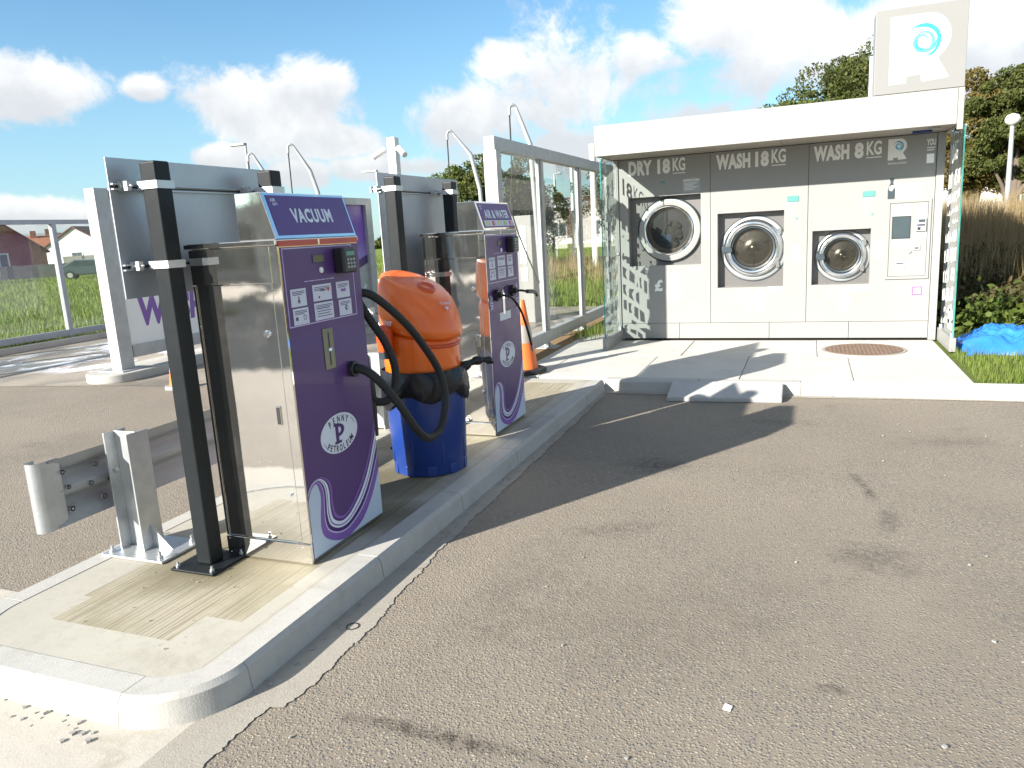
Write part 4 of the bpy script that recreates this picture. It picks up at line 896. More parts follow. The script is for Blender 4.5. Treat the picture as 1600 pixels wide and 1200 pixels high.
s1, s2 = MB(), MB(); swirl((s1, s2), KF, .905, 2.31, .055, .002)
for lx, lz in ((-.385, .735), (.575, .725)):
    MB().prism(rect(lx - .09, lz - .03, lx + .09, lz + .035), KF, .0005, .0015).build('sticker', 'vinyl_bright', P2); swirl((s1, s2), KF, lx, lz, .025, .003)
s1.build('swirl_print', 'swirl_deep', P2); s2.build('swirl_print', 'swirl', P2)
MB().prism(rect(-1.49, 1.97, -1.275, 2.138), KF, .0005, .0015).build('notice', 'galv_dull', P1)
mb = MB(); text(mb, 'INSTRUCTIONS', KF, -1.475, 2.10, -1.29, 2.125, .003, .03)
for k in range(6): mb.flat(rect(-1.47, 2.078 - k * .016, -1.30 - .03 * (k % 3), 2.083 - k * .016), KF, .003)
mb.build('lettering', 'vinyl_white', P1)
MB().prism(rect(-1.765, 2.10, -1.705, 2.125), KF, .0005, .004).build('readout', 'lcd_teal', P1)
for bx, pp in ((-.262, P2), (.555, P3)):
    MB().prism(rect(bx, 1.775, bx + .128, 1.84), KF, .0005, .006).build('readout', 'lcd_teal', pp)
    mb = MB(); 
    for k in range(6): mb.flat(rect(bx, 1.70 - k * .022, bx + .07 - .01 * (k % 2), 1.706 - k * .022), KF, .001)
    mb.ring(KF, (bx + .11, 1.655), .012, .017, .0005, .001, 12); mb.build('fine_print', 'galv_grey', pp)
    MB().flat([(bx + .11 + .014 * math.cos(a), 1.575 + .014 * math.sin(a)) for a in np.linspace(0, 2 * PI, 12)[:-1]], KF, .001).build('indicator_lamp', 'lcd_teal', pp)
    MB().prism(rect(bx - .01, 1.73, bx + .11, 1.762), KF, .0003, .0008).build('sticker', 'vinyl_bright', pp)
for sx_, sz_ in ((-1.12, .37), (.0, .37), (-1.12, 2.36), (.0, 2.36), (.005, 1.52)): MB().cyl((sx_, YF - .006, sz_), .008, .008, 'y', 10).build('screw', 'galv_dull', P2)
# pay terminal
PT = thing('payment_terminal', 'flush pay terminal with dark screen in the right end of the laundry kiosk', 'payment terminal', (1.04, YF, .85))
mb = MB(); mb.box(.817, .845, YF - .018, YF - .001, .825, 1.715).box(1.235, 1.263, YF - .018, YF - .001, .825, 1.715).box(.845, 1.235, YF - .018, YF - .001, 1.685, 1.715).box(.845, 1.235, YF - .018, YF - .001, .825, .855)
mb.build('frame', 'kiosk_paint', PT, bevel=.002); Bx(.849, 1.231, YF - .008, YF - .0012, .859, 1.681)  .build('door_plate', 'kiosk_paint', PT, bevel=.001)
TF = face_negy(YF - .008)
sc_ = MB().prism(rect(.872, 1.285, 1.062, 1.535), TF, .0, .004).build('bezel', 'black_plastic', PT); MB().flat(rect(.880, 1.293, 1.054, 1.527), TF, .0046).build('screen', 'window_dark', sc_)
cr = MB().prism(rect(1.112, 1.36, 1.218, 1.505), TF, .0, .02).build('card_reader', 'galv_grey', PT, bevel=.004)
MB().prism(rect(1.125, 1.42, 1.205, 1.437), TF, .02, .024).build('card_slot', 'ink_dark', cr); MB().prism(rect(1.13, 1.375, 1.16, 1.405), TF, .02, .024).build('key', 'black_plastic', cr); MB().prism(rect(1.14, 1.46, 1.205, 1.49), TF, .02, .023).build('screen', 'gasket', cr)
MB().prism(rect(1.10, 1.15, 1.165, 1.205), TF, .0, .012).build('coin_slot', 'galv_dull', PT); MB().prism(rect(1.115, 1.165, 1.15, 1.18), TF, .012, .014).build('coin_slit', 'ink_dark', PT)
MB().prism([(1.04, 1.13), (1.06, 1.115), (1.085, 1.14), (1.065, 1.155)], TF, 0, .015).build('lock', 'galv_dull', PT)
MB().prism(rect(.92, .955, 1.02, 1.06), TF, 0, .008).build('coin_return', 'galv_grey', PT, bevel=.003); MB().flat(rect(.932, 1.0, 1.008, 1.012), TF, .0086).build('return_slit', 'ink_dark', PT)
MB().flat(rect(1.10, .966, 1.15, .971), TF, .001).build('fine_print', 'galv_dull', PT)
for r_ in (rect(.878, 1.545, 1.058, 1.665), rect(1.118, 1.52, 1.198, 1.66), rect(1.08, 1.30, 1.224, 1.335), rect(.885, 1.19, 1.05, 1.27)):
    s_ = MB().prism(r_, TF, .0004, .001).build('sticker', 'vinyl_bright', PT); mb = MB()
    for k in range(3): mb.flat(rect(r_[0][0] + .01, r_[2][1] - .016 - k * .02, r_[1][0] - .015, r_[2][1] - .012 - k * .02), TF, .0014)
    mb.build('fine_print', 'galv_grey', s_)
# posters beside it
MB().prism(rect(.895, 1.735, 1.155, 1.905), KF, .0005, .002).build('poster', 'vinyl_bright', P3)
bo = [(.815, 1.735), (.888, 1.735), (.888, 1.84), (.876, 1.88), (.866, 1.905), (.866, 1.93), (.874, 1.94), (.87, 1.962), (.835, 1.962), (.832, 1.94), (.84, 1.93), (.838, 1.905), (.825, 1.88), (.815, 1.84)]
bt = MB().prism(bo, KF, .0005, .0025).build('bottle_print', 'gasket', P3); MB().flat([(.825, 1.84), (.85, 1.82), (.882, 1.86), (.866, 1.885), (.83, 1.875)], KF, .003).build('label_print', 'vinyl_bright', bt)
rs_ = MB().prism(rect(1.108, .635, 1.21, .732), KF, .0005, .0015).build('notice', 'ink_pink', P3); MB().flat(rect(1.122, .65, 1.197, .717), KF, .0022).build('notice_field', 'vinyl_bright', rs_)
MB().prism(rect(1.19, 2.10, 1.265, 2.20), KF, .0005, .0015).build('notice', 'vinyl_bright', P3)
mb = MB(); text(mb, 'YOU', KF, 1.185, 2.29, 1.275, 2.36, .0012, .03); mb.flat(rect(1.19, 2.26, 1.27, 2.27), KF, .001); mb.flat(rect(1.19, 2.235, 1.26, 2.245), KF, .001); mb.build('lettering', 'vinyl_white', P3)

# machines set in the front
def washer(cx_, cz_, R_, hole, label, kind):
    T = thing('tumble_dryer' if kind == 'dry' else 'washing_machine', label, 'tumble dryer' if kind == 'dry' else 'washing machine', (cx_, YF + .1, hole[2]), None)
    yb = YF + .125; G = face_negy(yb); hx0, hx1, hz0, hz1 = hole
    Bx(hx0 - .01, hx1 + .01, yb, yb + .012, hz0 - .01, hz1 + .01).build('front_plate', 'machine_steel', T)
    if kind == 'dry':
        Ro = R_; pr = [(Ro * 1.0, 0), (Ro * 1.0, .03), (Ro * .97, .045), (Ro * .95, .045), (Ro * .95, 0)]
        MB().ring(G, (cx_, cz_), 0, 0, 0, 0, 64, pr).build('outer_seal', 'gasket', T)
        dr = MB().ring(G, (cx_, cz_), 0, 0, 0, 0, 64, [(Ro * .95, 0.0), (Ro * .95, .048), (Ro * .84, .055), (Ro * .76, .045), (Ro * .745, .0)]).build('door', 'kiosk_canopy', T)
        MB().ring(G, (cx_ - .01, cz_), 0, 0, 0, 0, 64, [(Ro * .775, .0), (Ro * .775, .06), (Ro * .74, .068), (Ro * .71, .06), (Ro * .70, .0)]).build('door_ring', 'chrome', dr)
        rg = Ro * .70
    else:
        ell = R_ * 1.16
        # wide pressed bezel, then chrome ring
        pr = [(ell * .985, 0), (ell * .985, .012), (ell * 1.0, .012), (ell * 1.0, 0)]
        MB().ring(G, (cx_ + .01, cz_ - .01), 0, 0, 0, 0, 64, [(ell * .98, 0), (ell * .98, .006), (ell, .006), (ell, 0)]).build('outer_seal', 'gasket', T)
        dr = MB().ring(G, (cx_, cz_), 0, 0, 0, 0, 64, [(R_, .02), (R_, .045), (R_ * .96, .068), (R_ * .87, .085), (R_ * .78, .075), (R_ * .74, .05), (R_ * .74, .02)]).build('door', 'chrome', T)
        MB().ring(G, (cx_, cz_), 0, 0, 0, 0, 64, [(R_ * .74, .0), (R_ * .74, .055), (R_ * .69, .05), (R_ * .67, .0)]).build('door_seal', 'gasket', dr)
        rg = R_ * .68
        MB().ring(G, (cx_ + .01, cz_ - .01), 0, 0, 0, 0, 64, [(ell * .975, .001), (ell * .96, .012), (R_ * 1.04, .02), (R_ * .9, .018)]).build('door_bezel', 'galv_dull', T)
        hm = MB(); hm.prism([(cx_ - R_ * 1.03, cz_ - .05), (cx_ - R_ * .70, cz_ - .045), (cx_ - R_ * .68, cz_ - .01), (cx_ - R_ * .74, cz_ + .03), (cx_ - R_ * 1.03, cz_ + .035), (cx_ - R_ * 1.06, cz_ + .0)], G, .06, .11)
        hm.build('door_handle', 'gasket', dr, bevel=.008)
        for s_ in (.55, -.65):
            a_ = (cx_ + R_ * 1.0 * math.cos(s_), cz_ + R_ * 1.0 * math.sin(s_)); MB().prism(rect(a_[0] - .01, a_[1] - .035, a_[0] + .03, a_[1] + .035), G, .02, .05).build('hinge', 'chrome', dr, bevel=.005)
        mb = MB(); text_arc(mb, '-- ---- ------- ---', G, (cx_, cz_), R_ * .88, R_ * .88, 122, 58, .02, .0875, .02, wch=.5); mb.build('lettering', 'galv_dull', dr)
    # drum behind the glass: dark tunnel and a conical back
    MB().lathe(G, (cx_, cz_), [(rg, .012), (rg, -.012)], 40).build('drum_mouth', 'gasket', T)
    n = 40
    MB().lathe(G, (cx_, cz_), [(rg, .004), (rg * .93, .006), (rg * .86, .003)], 40).build('drum_lip', 'drum', T)
    if kind == 'dry':
        c_ = MB(); 
        G2 = lambda u, v, d: G(u, v, d + .014)
        for k in range(26):
            a = RNG.uniform(0, 2 * PI); rr_ = rg * RNG.uniform(0, .75) ; u_, v_ = cx_ + .04 + rr_ * math.cos(a) * .75, cz_ - .06 + rr_ * math.sin(a) * .7; s_ = RNG.uniform(.03, .075)
            c_.lathe(G2, (u_, v_), [(s_, -.012), (s_ * .8, .004), (s_ * .4, .012), (.002, .013)], 9)
        c_.build('tumbling_laundry', 'laundry', T)
        MB().lathe(G2, (cx_ - .02, cz_ - .1), [(.11, -.012), (.08, .008), (.03, .016), (.002, .017)], 12).build('folded_garment', 'laundry_blue', T)
        MB().flat([(cx_ + rg * math.cos(a), cz_ + rg * math.sin(a)) for a in np.linspace(0, 2 * PI, 41)[:-1]], G, .001).build('drum_back', 'seam_dark', T)
    else:
        MB().lathe(G, (cx_, cz_), [(rg * .86, .003), (rg * .5, .012), (rg * .18, .018), (rg * .16, .03), (.001, .032)], n).build('drum_back', 'drum', T)
        mb = MB()
        for k in range(3):
            a = k * 2 * PI / 3 + .5; q = Bx(rg * .55, rg * .84, -.008, .008, 0, .02)
            mb.add([G(cx_ + x_ * math.cos(a) - y_ * math.sin(a), cz_ + x_ * math.sin(a) + y_ * math.cos(a), z_) for x_, y_, z_ in q.v], q.f)
        mb.build('drum_paddle', 'drum', T)
    MB().lathe(G, (cx_, cz_), [(rg * 1.0, .045), (rg * .8, .062), (rg * .4, .074), (.001, .078)], n).build('door_glass', 'door_glass', T)
    return T
washer(-1.675, 1.52, .405, (-2.18, -1.27, 1.08, 1.945), 'tumble dryer with patterned laundry inside beneath the words DRY 18 KG', 'dry')
washer(-.655, 1.25, .348, (-1.07, -.295, .775, 1.685), 'washing machine with big chrome door beneath the words WASH 18 KG', 'wash')
washer(.355, 1.118, .268, (.025, .657, .78, 1.418), 'smaller chrome doored washing machine beneath the words WASH 8 KG', 'wash')

# glass wings with printed words and crazy pattern
GPRINT = []
def wing(x, name_side, label, y0=8.97, y1=9.79):
    T = K
    Bx(x - .006, x + .006, y0, y1, .27, 2.40).build('glass_wing', 'kiosk_glass', T); g = T.children[-1]
    Bx(x - .0065, x + .0065, y0 - .004, y0 - .0003, .27, 2.40).build('glass_edge', 'glass_edge', T)
    Bx(x - .03, x + .03, y0 - .02, y1 + .02, KZ, .262).build('wing_plinth', 'kiosk_paint', T, bevel=.004)
    for yy_ in (y0 + .02, y1 - .06):
        for zz_ in (.255, 2.36): Bx(x - .018, x + .018, yy_, yy_ + .05, zz_, zz_ + .05).build('glass_clamp', 'galv_grey', T, bevel=.002)
    mb = MB(); fn = lambda u, v, d: (x - .0075, y1 - u, v)
    W_ = y1 - y0
    text(mb, '18', fn, .09, 2.06, .29, 2.27, 0, .03); text(mb, 'KG', fn, .32, 2.09, .52, 2.29, 0, .0)
    rs2 = random.Random(3); z = .32; row = 0
    sl_ = -.52
    while z < 1.96:
        hgt = rs2.uniform(.10, .22); u = .03
        while u < W_ - .05:
            w = rs2.uniform(.07, .17); w = min(w, W_ - .02 - u)
            if rs2.random() < .88 and not (z < .62 and .42 < u < .8 and False):
                a = .021; sk = rs2.uniform(-.05, .05); zz = lambda uu, k: z + k * hgt + .10 * (uu - .3)
                o = [(u + a, zz(u, 0) + a + rs2.uniform(0, .03)), (u + w - a, zz(u + w, 0) + a + rs2.uniform(-.01, .03)), (u + w - a + sk * .3, zz(u + w, 1) - a - rs2.uniform(0, .03)), (u + a + sk * .3, zz(u, 1) - a - rs2.uniform(0, .05))]
                if rs2.random() < .35: o.insert(2, (u + w * .55, zz(u, .5)))
                if rs2.random() < .2: o = o[:3]
                mb.flat(o, fn, 0)
            u += w
        z += hgt; row += 1
    mb.flat([(.50, .33), (.78, .33), (.78, .52), (.66, .60), (.50, .56)], fn, 0)
    mb.build('printed_pattern', 'vinyl_white', g)
wing(-2.315, 'left', None); wing(1.415, 'right', None)
MB().cyl((-2.33, 9.72, 1.25), .02, .05, 'x', 12).build('door_knob', 'galv_dull', K)

# ramp block, manhole, tarp
rb_ = MB().add([(-1.20, 6.80, 0), (-.20, 6.86, 0), (-.20, 7.165, 0), (-1.20, 7.165, 0), (-1.20, 6.80, .045), (-.20, 6.86, .045), (-.20, 7.165, .125), (-1.20, 7.165, .125)], [(3, 2, 1, 0), (4, 5, 6, 7), (0, 1, 5, 4), (1, 2, 6, 5), (2, 3, 7, 6), (3, 0, 4, 7)])
tag(rb_.build('kerb_ramp', 'ramp', bevel=.01), 'loose grey concrete ramp block against the kerb below the kiosk', 'ramp')
MH = thing('manhole_cover', 'round rust brown manhole cover in the pavement before the kiosk', 'manhole cover', (.575, 9.08, KZ))
MB().cyl((.575, 9.08, KZ), .39, .008, 'z', 48).build('cover', 'manhole', MH); MB().ring(face_top(KZ), (.575, 9.08), .395, .43, 0, .006, 48).build('frame', 'channel', MH)
mb = MB()
for i in range(-8, 9):
    for j in range(-8, 9):
        u, v = i * .042, j * .042
        if u * u + v * v < .36 ** 2: mb.box(.575 + u - .012, .575 + u + .012, 9.08 + v - .012, 9.08 + v + .012, KZ + .008, KZ + .012)
mb.build('tread_studs', 'manhole', MH, kind='stuff')
# tarp: crumpled sheet lying on the verge
nx_, ny_ = 120, 80; vs = []
for j in range(ny_):
    for i in range(nx_):
        u = i / (nx_ - 1); v = j / (ny_ - 1); e = min(1, 6 * min(u, 1 - u)) * min(1, 5 * min(v, 1 - v))
        h = .20 * (e ** .5) * (.65 + .35 * math.sin(u * 6 + 1.5 + v) ** 2) * (1 - .3 * u)
        rg_ = lambda q: 1 - abs(math.sin(q))
        h += e * (.05 * rg_(u * 9 + v * 6 + math.sin(v * 5)) + .035 * rg_(v * 11 - u * 13 + math.sin(u * 9)) + .02 * rg_(u * 29 + v * 17) + .012 * rg_(v * 41 - u * 23))
        vs.append((1.50 + u * 1.35 + .05 * math.sin(v * 9), 8.75 + v * 1.0 + .06 * math.sin(u * 11) + .25 * u, .102 + max(0.002, h)))
tm = MB().add(vs, [(j * nx_ + i, j * nx_ + i + 1, (j + 1) * nx_ + i + 1, (j + 1) * nx_ + i) for j in range(ny_ - 1) for i in range(nx_ - 1)], True)
tag(tm.build('tarpaulin', 'tarp'), 'crumpled bright blue tarpaulin on the grass beside the kiosk', 'tarpaulin')

FC = thing('added_canopy', 'unseen forecourt canopy added for the polished steel cabinet sides to reflect', 'canopy', (-18, -17, 0))  # unseen canopy added to reflect in the steel and shade the ground behind
Bx(-32, -9, -22, -12.5, 4.6, 5.3).build('canopy_deck', 'kiosk_canopy', FC); Bx(-32.05, -8.95, -12.5, -12.42, 4.55, 5.35).build('fascia', 'purple_mid', FC)
for cx_ in (-28, -20, -12):
    for cy_ in (-19.5, -15): Bx(cx_ - .2, cx_ + .2, cy_ - .2, cy_ + .2, 0, 4.6).build('column', 'galv_grey', FC)
SH = thing('added_shop', 'unseen low shop building added for the polished steel cabinet sides to reflect', 'shop', (-20, -30, 0))  # invented backdrop out of view, added only for the steel to mirror
Bx(-40, -4, -34, -27, 0, 3.8).build('wall', 'grey_block', SH); Bx(-34, -10, -26.99, -26.9, .4, 2.9).build('shop_window', 'window_dark', SH)

# ================================================================== POLES, BOOMS
def boom(base, pts, hose_drop, label):
    T = thing('wash_boom', label, 'boom arm', (base[0], base[1], 0), 'jet wash booms with hanging hoses')
    MB().tube([(base[0], base[1], 0)] + pts, [.035] * (len(pts)) + [.022], 8).build('pole', 'galv_grey', T)
    tx, ty, tz = pts[-1]; MB().tube(spline([(tx, ty, tz), (tx - .03, ty - .02, tz + .03), (tx - .07, ty - .04, tz + .0), (tx - .075, ty - .045, tz - .10)], 4), .02, 8).build('hose_bracket', 'galv_dull', T)
    MB().tube(spline([(tx - .075, ty - .045, tz - .08), (tx - .08, ty - .05, tz - .8), (tx - .10, ty - .06, tz - hose_drop), (base[0] - .05, base[1] - .05, .9)], 5), .010, 6).build('hose', 'rubber', T)
boom((-7.40, 10.7), [(-7.45, 10.65, 2.42), (-7.52, 10.6, 2.75), (-7.70, 10.47, 3.14)], 1.4, 'tallest cranked boom arm rising above the VACUUM header')
boom((-8.75, 11.2), [(-8.85, 11.1, 2.90), (-8.95, 11.02, 3.15)], 1.3, 'boom arm peeping over the near sign board beside a thin lamp post')
boom((-4.85, 11.45), [(-4.91, 11.39, 2.3), (-5.01, 11.34, 2.84), (-5.25, 11.23, 3.18)], 1.4, 'boom arm left of the tall fence end post before the trees')
boom((-3.42, 9.95), [(-3.5, 9.9, 2.74), (-3.66, 9.85, 3.22)], 1.4, 'boom arm showing above the glass screen top rail')
CP = thing('camera_pole', 'pale square pole carrying two white security cameras behind the far sign board', 'cctv pole', (-7.85, 13.94, 0))
Bx(-7.94, -7.76, 13.85, 14.03, 0, 3.60).build('pole', 'white_paint', CP, bevel=.01)
for sgn in (-1, 1):
    MB().tube([(-7.85 + .09 * sgn, 13.92, 3.35), (-7.85 + .18 * sgn, 13.85, 3.36)], .03, 8).build('bracket', 'white_paint', CP)
    MB().tube([(-7.85 + .16 * sgn, 13.88, 3.38), (-7.85 + .37 * sgn, 13.72, 3.22)], [.062, .058], 12).build('security_camera', 'white_paint', CP)
def lamp(x, y, h, r, arm, label, globe=False, m_='galv_dull'):
    T = thing('street_lamp', label, 'street lamp', (x, y, 0)); MB().tube([(x, y, 0), (x, y, h)], [r, r * .6], 10).build('pole', m_, T)
    if globe:
        pr = [(.001, h - .02), (.12, h), (.25, h + .12), (.27, h + .25), (.20, h + .38), (.001, h + .45)]; pr = [(a_ * .5, h + (b_ - h) * .5) for a_, b_ in pr]
        MB().lathe(face_top(0), (x, y), pr, 20).build('lantern', 'globe', T)
    elif arm: Bx(min(x, x + arm), max(x, x + arm), y - .12, y + .12, h - .02, h + .09).build('lamp_head', 'galv_dull', T, bevel=.02)
lamp(-25.4, 30.8, 6.45, .09, -.9, 'slim lamp post with flat head pointing left above the near sign board')
lamp(-25.5, 43.0, 5.85, .12, -1.1, 'slim lamp post close to the left edge of the far sign board')
lamp(3.57, 17.64, 3.08, .065, 0, 'lamp post with a round lantern before the trees right of the kiosk', True, 'galv_grey')
for (x, y, h, lab) in ((-7.76, 28.98, 4.72, 'white pole rising behind the glass screen nearest the kiosk canopy'), (-9.69, 32.6, 4.71, 'thin pole further off behind the second glass pane')):
    tag(MB().tube([(x, y, -.03), (x, y, h)], [.14 if x > -8 else .09, .12 if x > -8 else .07], 10).build('pole', 'white_paint'), lab, 'pole')
tag(MB().tube([(-13.5, 42, -.03), (-13.5, 42, 4.7), (-13.1, 42, 4.72)], .07, 8).build('telegraph_pole', 'galv_dull'), 'distant thin grey post seen through the middle glass pane', 'pole')

# ================================================================== FAR HOUSES, VAN, CAR
def at(az, d): a = math.radians(az); return Vector((d * math.sin(a), d * math.cos(a), 0))
def house(az, d, w, depth, eave, ridge, wall, roof, label, rot=0., gable_front=True, nwin=1):
    c = at(az, d); T = thing('house', label, 'house', (c.x, c.y, 0))
    ang = -math.radians(az) + rot; mt = Matrix.Translation(c) @ Matrix.Rotation(ang, 4, 'Z')
    h = w / 2
    b = MB()
    if gable_front: o = [(-h, 0), (h, 0), (h, eave), (0, ridge), (-h, eave)]; b.prism(o, lambda u, v, dd: (u, dd, v), 0, depth)
    else: b.prism([(0, 0), (depth, 0), (depth, eave), (depth / 2, ridge), (0, eave)], lambda u, v, dd: (dd, u, v), -h, h)
    b.xform(mt).build('wall', wall, T)
    r = MB(); th = .18
    if gable_front:
        for s in (-1, 1):
            r.add([(s * (h + .3), -.3, eave - .3 * (ridge - eave) / h + .03), (0, -.3, ridge + .03), (0, depth + .3, ridge + .03), (s * (h + .3), depth + .3, eave - .3 * (ridge - eave) / h + .03), (s * (h + .3), -.3, eave - .3 * (ridge - eave) / h + th), (0, -.3, ridge + th), (0, depth + .3, ridge + th), (s * (h + .3), depth + .3, eave - .3 * (ridge - eave) / h + th)],
                  [(0, 1, 2, 3), (4, 5, 6, 7), (0, 1, 5, 4), (3, 2, 6, 7), (0, 3, 7, 4)])
    else:
        for a_, b_ in ((-.3, depth / 2), (depth + .3, depth / 2)):
            r.add([(-h - .2, a_, eave - .1), (h + .2, a_, eave - .1), (h + .2, b_, ridge + .05), (-h - .2, b_, ridge + .05), (-h - .2, a_, eave + .1), (h + .2, a_, eave + .1), (h + .2, b_, ridge + .2), (-h - .2, b_, ridge + .2)],
                  [(0, 1, 2, 3), (4, 5, 6, 7), (0, 1, 5, 4), (0, 3, 7, 4), (1, 2, 6, 5)])
    rf = r.xform(mt).build('roof', roof, T); ch_ = Bx(-.4, .4, depth * .4, depth * .4 + .6, ridge - .6, ridge + .9).xform(mt).build('chimney', 'brick_house', rf)
    for k in range(nwin):
        wx = (k - (nwin - 1) / 2) * w / max(nwin, 1) * .7
        f = Bx(wx - .75, wx + .75, -.08, -.01, 1.0, 2.3).xform(mt).build('window', 'white_paint', T); Bx(wx - .62, wx - .04, -.12, -.085, 1.1, 2.2).xform(mt).build('pane', 'window_dark', f); Bx(wx + .04, wx + .62, -.12, -.085, 1.1, 2.2).xform(mt).build('pane', 'window_dark', f)
    return T
house(-50.75, 112, 8.2, 16, 2.9, 5.3, 'render_white', 'roof_tile', 'white rendered bungalow gable with brown roof seen through the left glass screen', rot=-.55, nwin=1)
house(-55.0, 84, 7.5, 8, 2.4, 5.4, 'brick_house', 'roof_tile', 'brown gabled house with yellowish window at the left edge', nwin=1)
house(-53.0, 135, 9, 9, 3.0, 5.0, 'brick_house', 'roof_orange', 'low orange roofed house between the brown gable and the white bungalow', gable_front=False, nwin=2)
house(-52.2, 165, 12, 9, 3.2, 6.2, 'render_white', 'galv_dull', 'pale house with grey roof far behind the left fence post', gable_front=False, nwin=2)
house(-14.0, 95, 16, 9, 3.0, 5.4, 'render_white', 'roof_tile', 'pale distant house seen through the glass screen beside the kiosk', gable_front=False, nwin=3)
house(-17.6, 88, 13, 9, 3.0, 5.0, 'render_white', 'galv_dull', 'pale low house seen through the middle pane of the glass screen', gable_front=False, nwin=3)
house(10.5, 62, 20, 9, 3.4, 6, 'render_white', 'roof_tile', 'white house glimpsed beneath the trees right of the kiosk', gable_front=False, nwin=4)
def boundary(az0, az1, d, h, m_, name, label, cat, t_=.1):
    a, b = at(az0, d), at(az1, d); L = (b - a).length; ang = math.atan2((b - a).y, (b - a).x); mt = Matrix.Translation(a) @ Matrix.Rotation(ang, 4, 'Z')
    T = thing(name, label, cat, tuple(a)); 
    k = 0; w = 1.8
    while k * w < L:
        Bx(k * w + .02, min(L, (k + 1) * w - .06), 0, t_, 0, h).xform(mt).build('fence_panel', m_, T); Bx((k + 1) * w - .05, (k + 1) * w + .01, -.03, t_ + .03, 0, h + .06).xform(mt).build('post', m_, T); k += 1
boundary(-60, -48.0, 78, 1.15, 'fence_wood', 'garden_fence', 'dull grey garden fence at the far edge of the left grass', 'fence')
boundary(-51.6, -46.5, 95, 1.75, 'picket', 'garden_fence', 'pale timber garden fence under the white bungalow gable', 'fence')
# van
c = at(-57.1, 69); mt = Matrix.Translation(c) @ Matrix.Rotation(math.radians(50), 4, 'Z'); VN = thing('parked_van', 'white van parked at the left edge beyond the grass', 'van', tuple(c))
MB().prism([(-2.4, .35), (2.3, .35), (2.4, .8), (2.15, 1.15), (1.5, 1.9), (-2.4, 1.95)], lambda u, v, d: (u, d, v), -.9, .9).xform(mt).build('body', 'van_white', VN, bevel=.06)
Bx(.9, 1.6, -.915, -.902, 1.2, 1.75).xform(mt).build('window', 'window_dark', VN)
for wx in (-1.5, 1.5):
    for wy in (-.92, .72): MB().cyl((wx, wy, .33), .33, .2, 'y', 18).xform(mt).build('wheel', 'tyre', VN)
# car
c = at(-50.1, 66); mt = Matrix.Translation(c) @ Matrix.Rotation(math.radians(40), 4, 'Z'); CR = thing('parked_car', 'dark teal grey car parked across the grass below the white bungalow', 'car', tuple(c))
bd = MB(); bd.prism([(-2.1, .32), (2.05, .32), (2.15, .55), (2.05, .78), (1.25, .92), (.45, 1.38), (-.9, 1.42), (-1.75, .98), (-2.12, .90)], lambda u, v, d: (u, d, v), -.84, .84); bd.xform(mt).build('body', 'car_paint', CR, bevel=.07, seg=3)
for q in ([(.35, 1.30), (.95, .95), (.1, .95), (.1, 1.31)], [(.02, 1.31), (.02, .95), (-1.35, .98), (-.85, 1.34)]): MB().prism(q, lambda u, v, d: (u, d, v), -.852, -.845).xform(mt).build('window', 'window_dark', CR)
for wx in (-1.3, 1.35):
    for wy in (-.86, .66):
        w_ = MB().cyl((wx, wy, .31), .31, .2, 'y', 20).xform(mt).build('wheel', 'tyre', CR); MB().cyl((wx, wy - .01, .31), .19, .22, 'y', 16).xform(mt).build('rim', 'galv_grey', w_)
MB().prism(rect(2.0, .62, 2.14, .76), lambda u, v, d: (u, d, v), -.8, -.5).xform(mt).build('headlight', 'white_paint', CR)

# ================================================================== VEGETATION
def leaf_mesh(name, centers, size, m_, seed=0, squash=1., up=0.):
    r = np.random.default_rng(seed); n = len(centers); c = np.asarray(centers)
    a = r.normal(size=(n, 3)); a /= np.linalg.norm(a, axis=1)[:, None]; b = r.normal(size=(n, 3)); b -= (a * b).sum(1)[:, None] * a; b /= np.linalg.norm(b, axis=1)[:, None]
    s = size * r.uniform(.6, 1.4, (n, 1)); V_ = np.stack([c - a * s, c + b * s * .55, c + a * s, c - b * s * .55], 1).reshape(-1, 3)
    me = bpy.data.meshes.new(name); me.vertices.add(4 * n); me.vertices.foreach_set('co', V_.astype(np.float32).ravel()); me.loops.add(4 * n); me.loops.foreach_set('vertex_index', np.arange(4 * n, dtype=np.int32))
    me.polygons.add(n); me.polygons.foreach_set('loop_start', np.arange(0, 4 * n, 4, dtype=np.int32)); me.update(calc_edges=True); me.materials.append(M[m_]); return me
def tree(az, d, h, rad, m_, label, n=14000, seed=1, group=None, trunk=.18, low=.25, leaf=.11, lobes=70, name='tree', z0=0., cat='tree'):
    c = at(az, d); T = thing(name, label, cat, (c.x, c.y, z0), group); r = np.random.default_rng(seed)
    th = h * low; cz = (h + th) / 2; rz = (h - th) / 2
    L = r.normal(size=(lobes, 3)); L /= np.linalg.norm(L, axis=1)[:, None]; L *= r.uniform(.25, .92, (lobes, 1)) ** .6
    L = L * [rad, rad, rz] + [c.x, c.y, z0 + cz]; lr = r.uniform(.12, .34, lobes) * rad
    k = r.integers(0, lobes, n); dd = r.normal(size=(n, 3)); dd /= np.linalg.norm(dd, axis=1)[:, None]; pos = L[k] + dd * (lr[k] * r.uniform(.45, 1.06, n) ** .5)[:, None] * [1, 1, .8]
    link('crown', leaf_mesh('crown', pos, leaf, m_, seed), None, T)
    base = Vector((c.x, c.y, z0 - .1)); mb = MB(); mb.tube([base, base + Vector((.05, 0, th)), base + Vector((.1, .05, h * .6))], [trunk, trunk * .7, trunk * .25], 9)
    for i in range(7):
        e = L[i]; s_ = base + Vector((.05, 0, th * (.7 + .1 * i))); mb.tube([s_, (s_ + Vector(e)) / 2 + Vector((0, 0, .2)), Vector(e)], [trunk * .45, trunk * .28, trunk * .1], 6)
    mb.build('trunk', 'bark', T); return T
tree(-25.0, 34, 4.7, 2.1, 'leaf_green', 'round green tree left of the tall fence end post', 26000, 1, low=.12, leaf=.07)
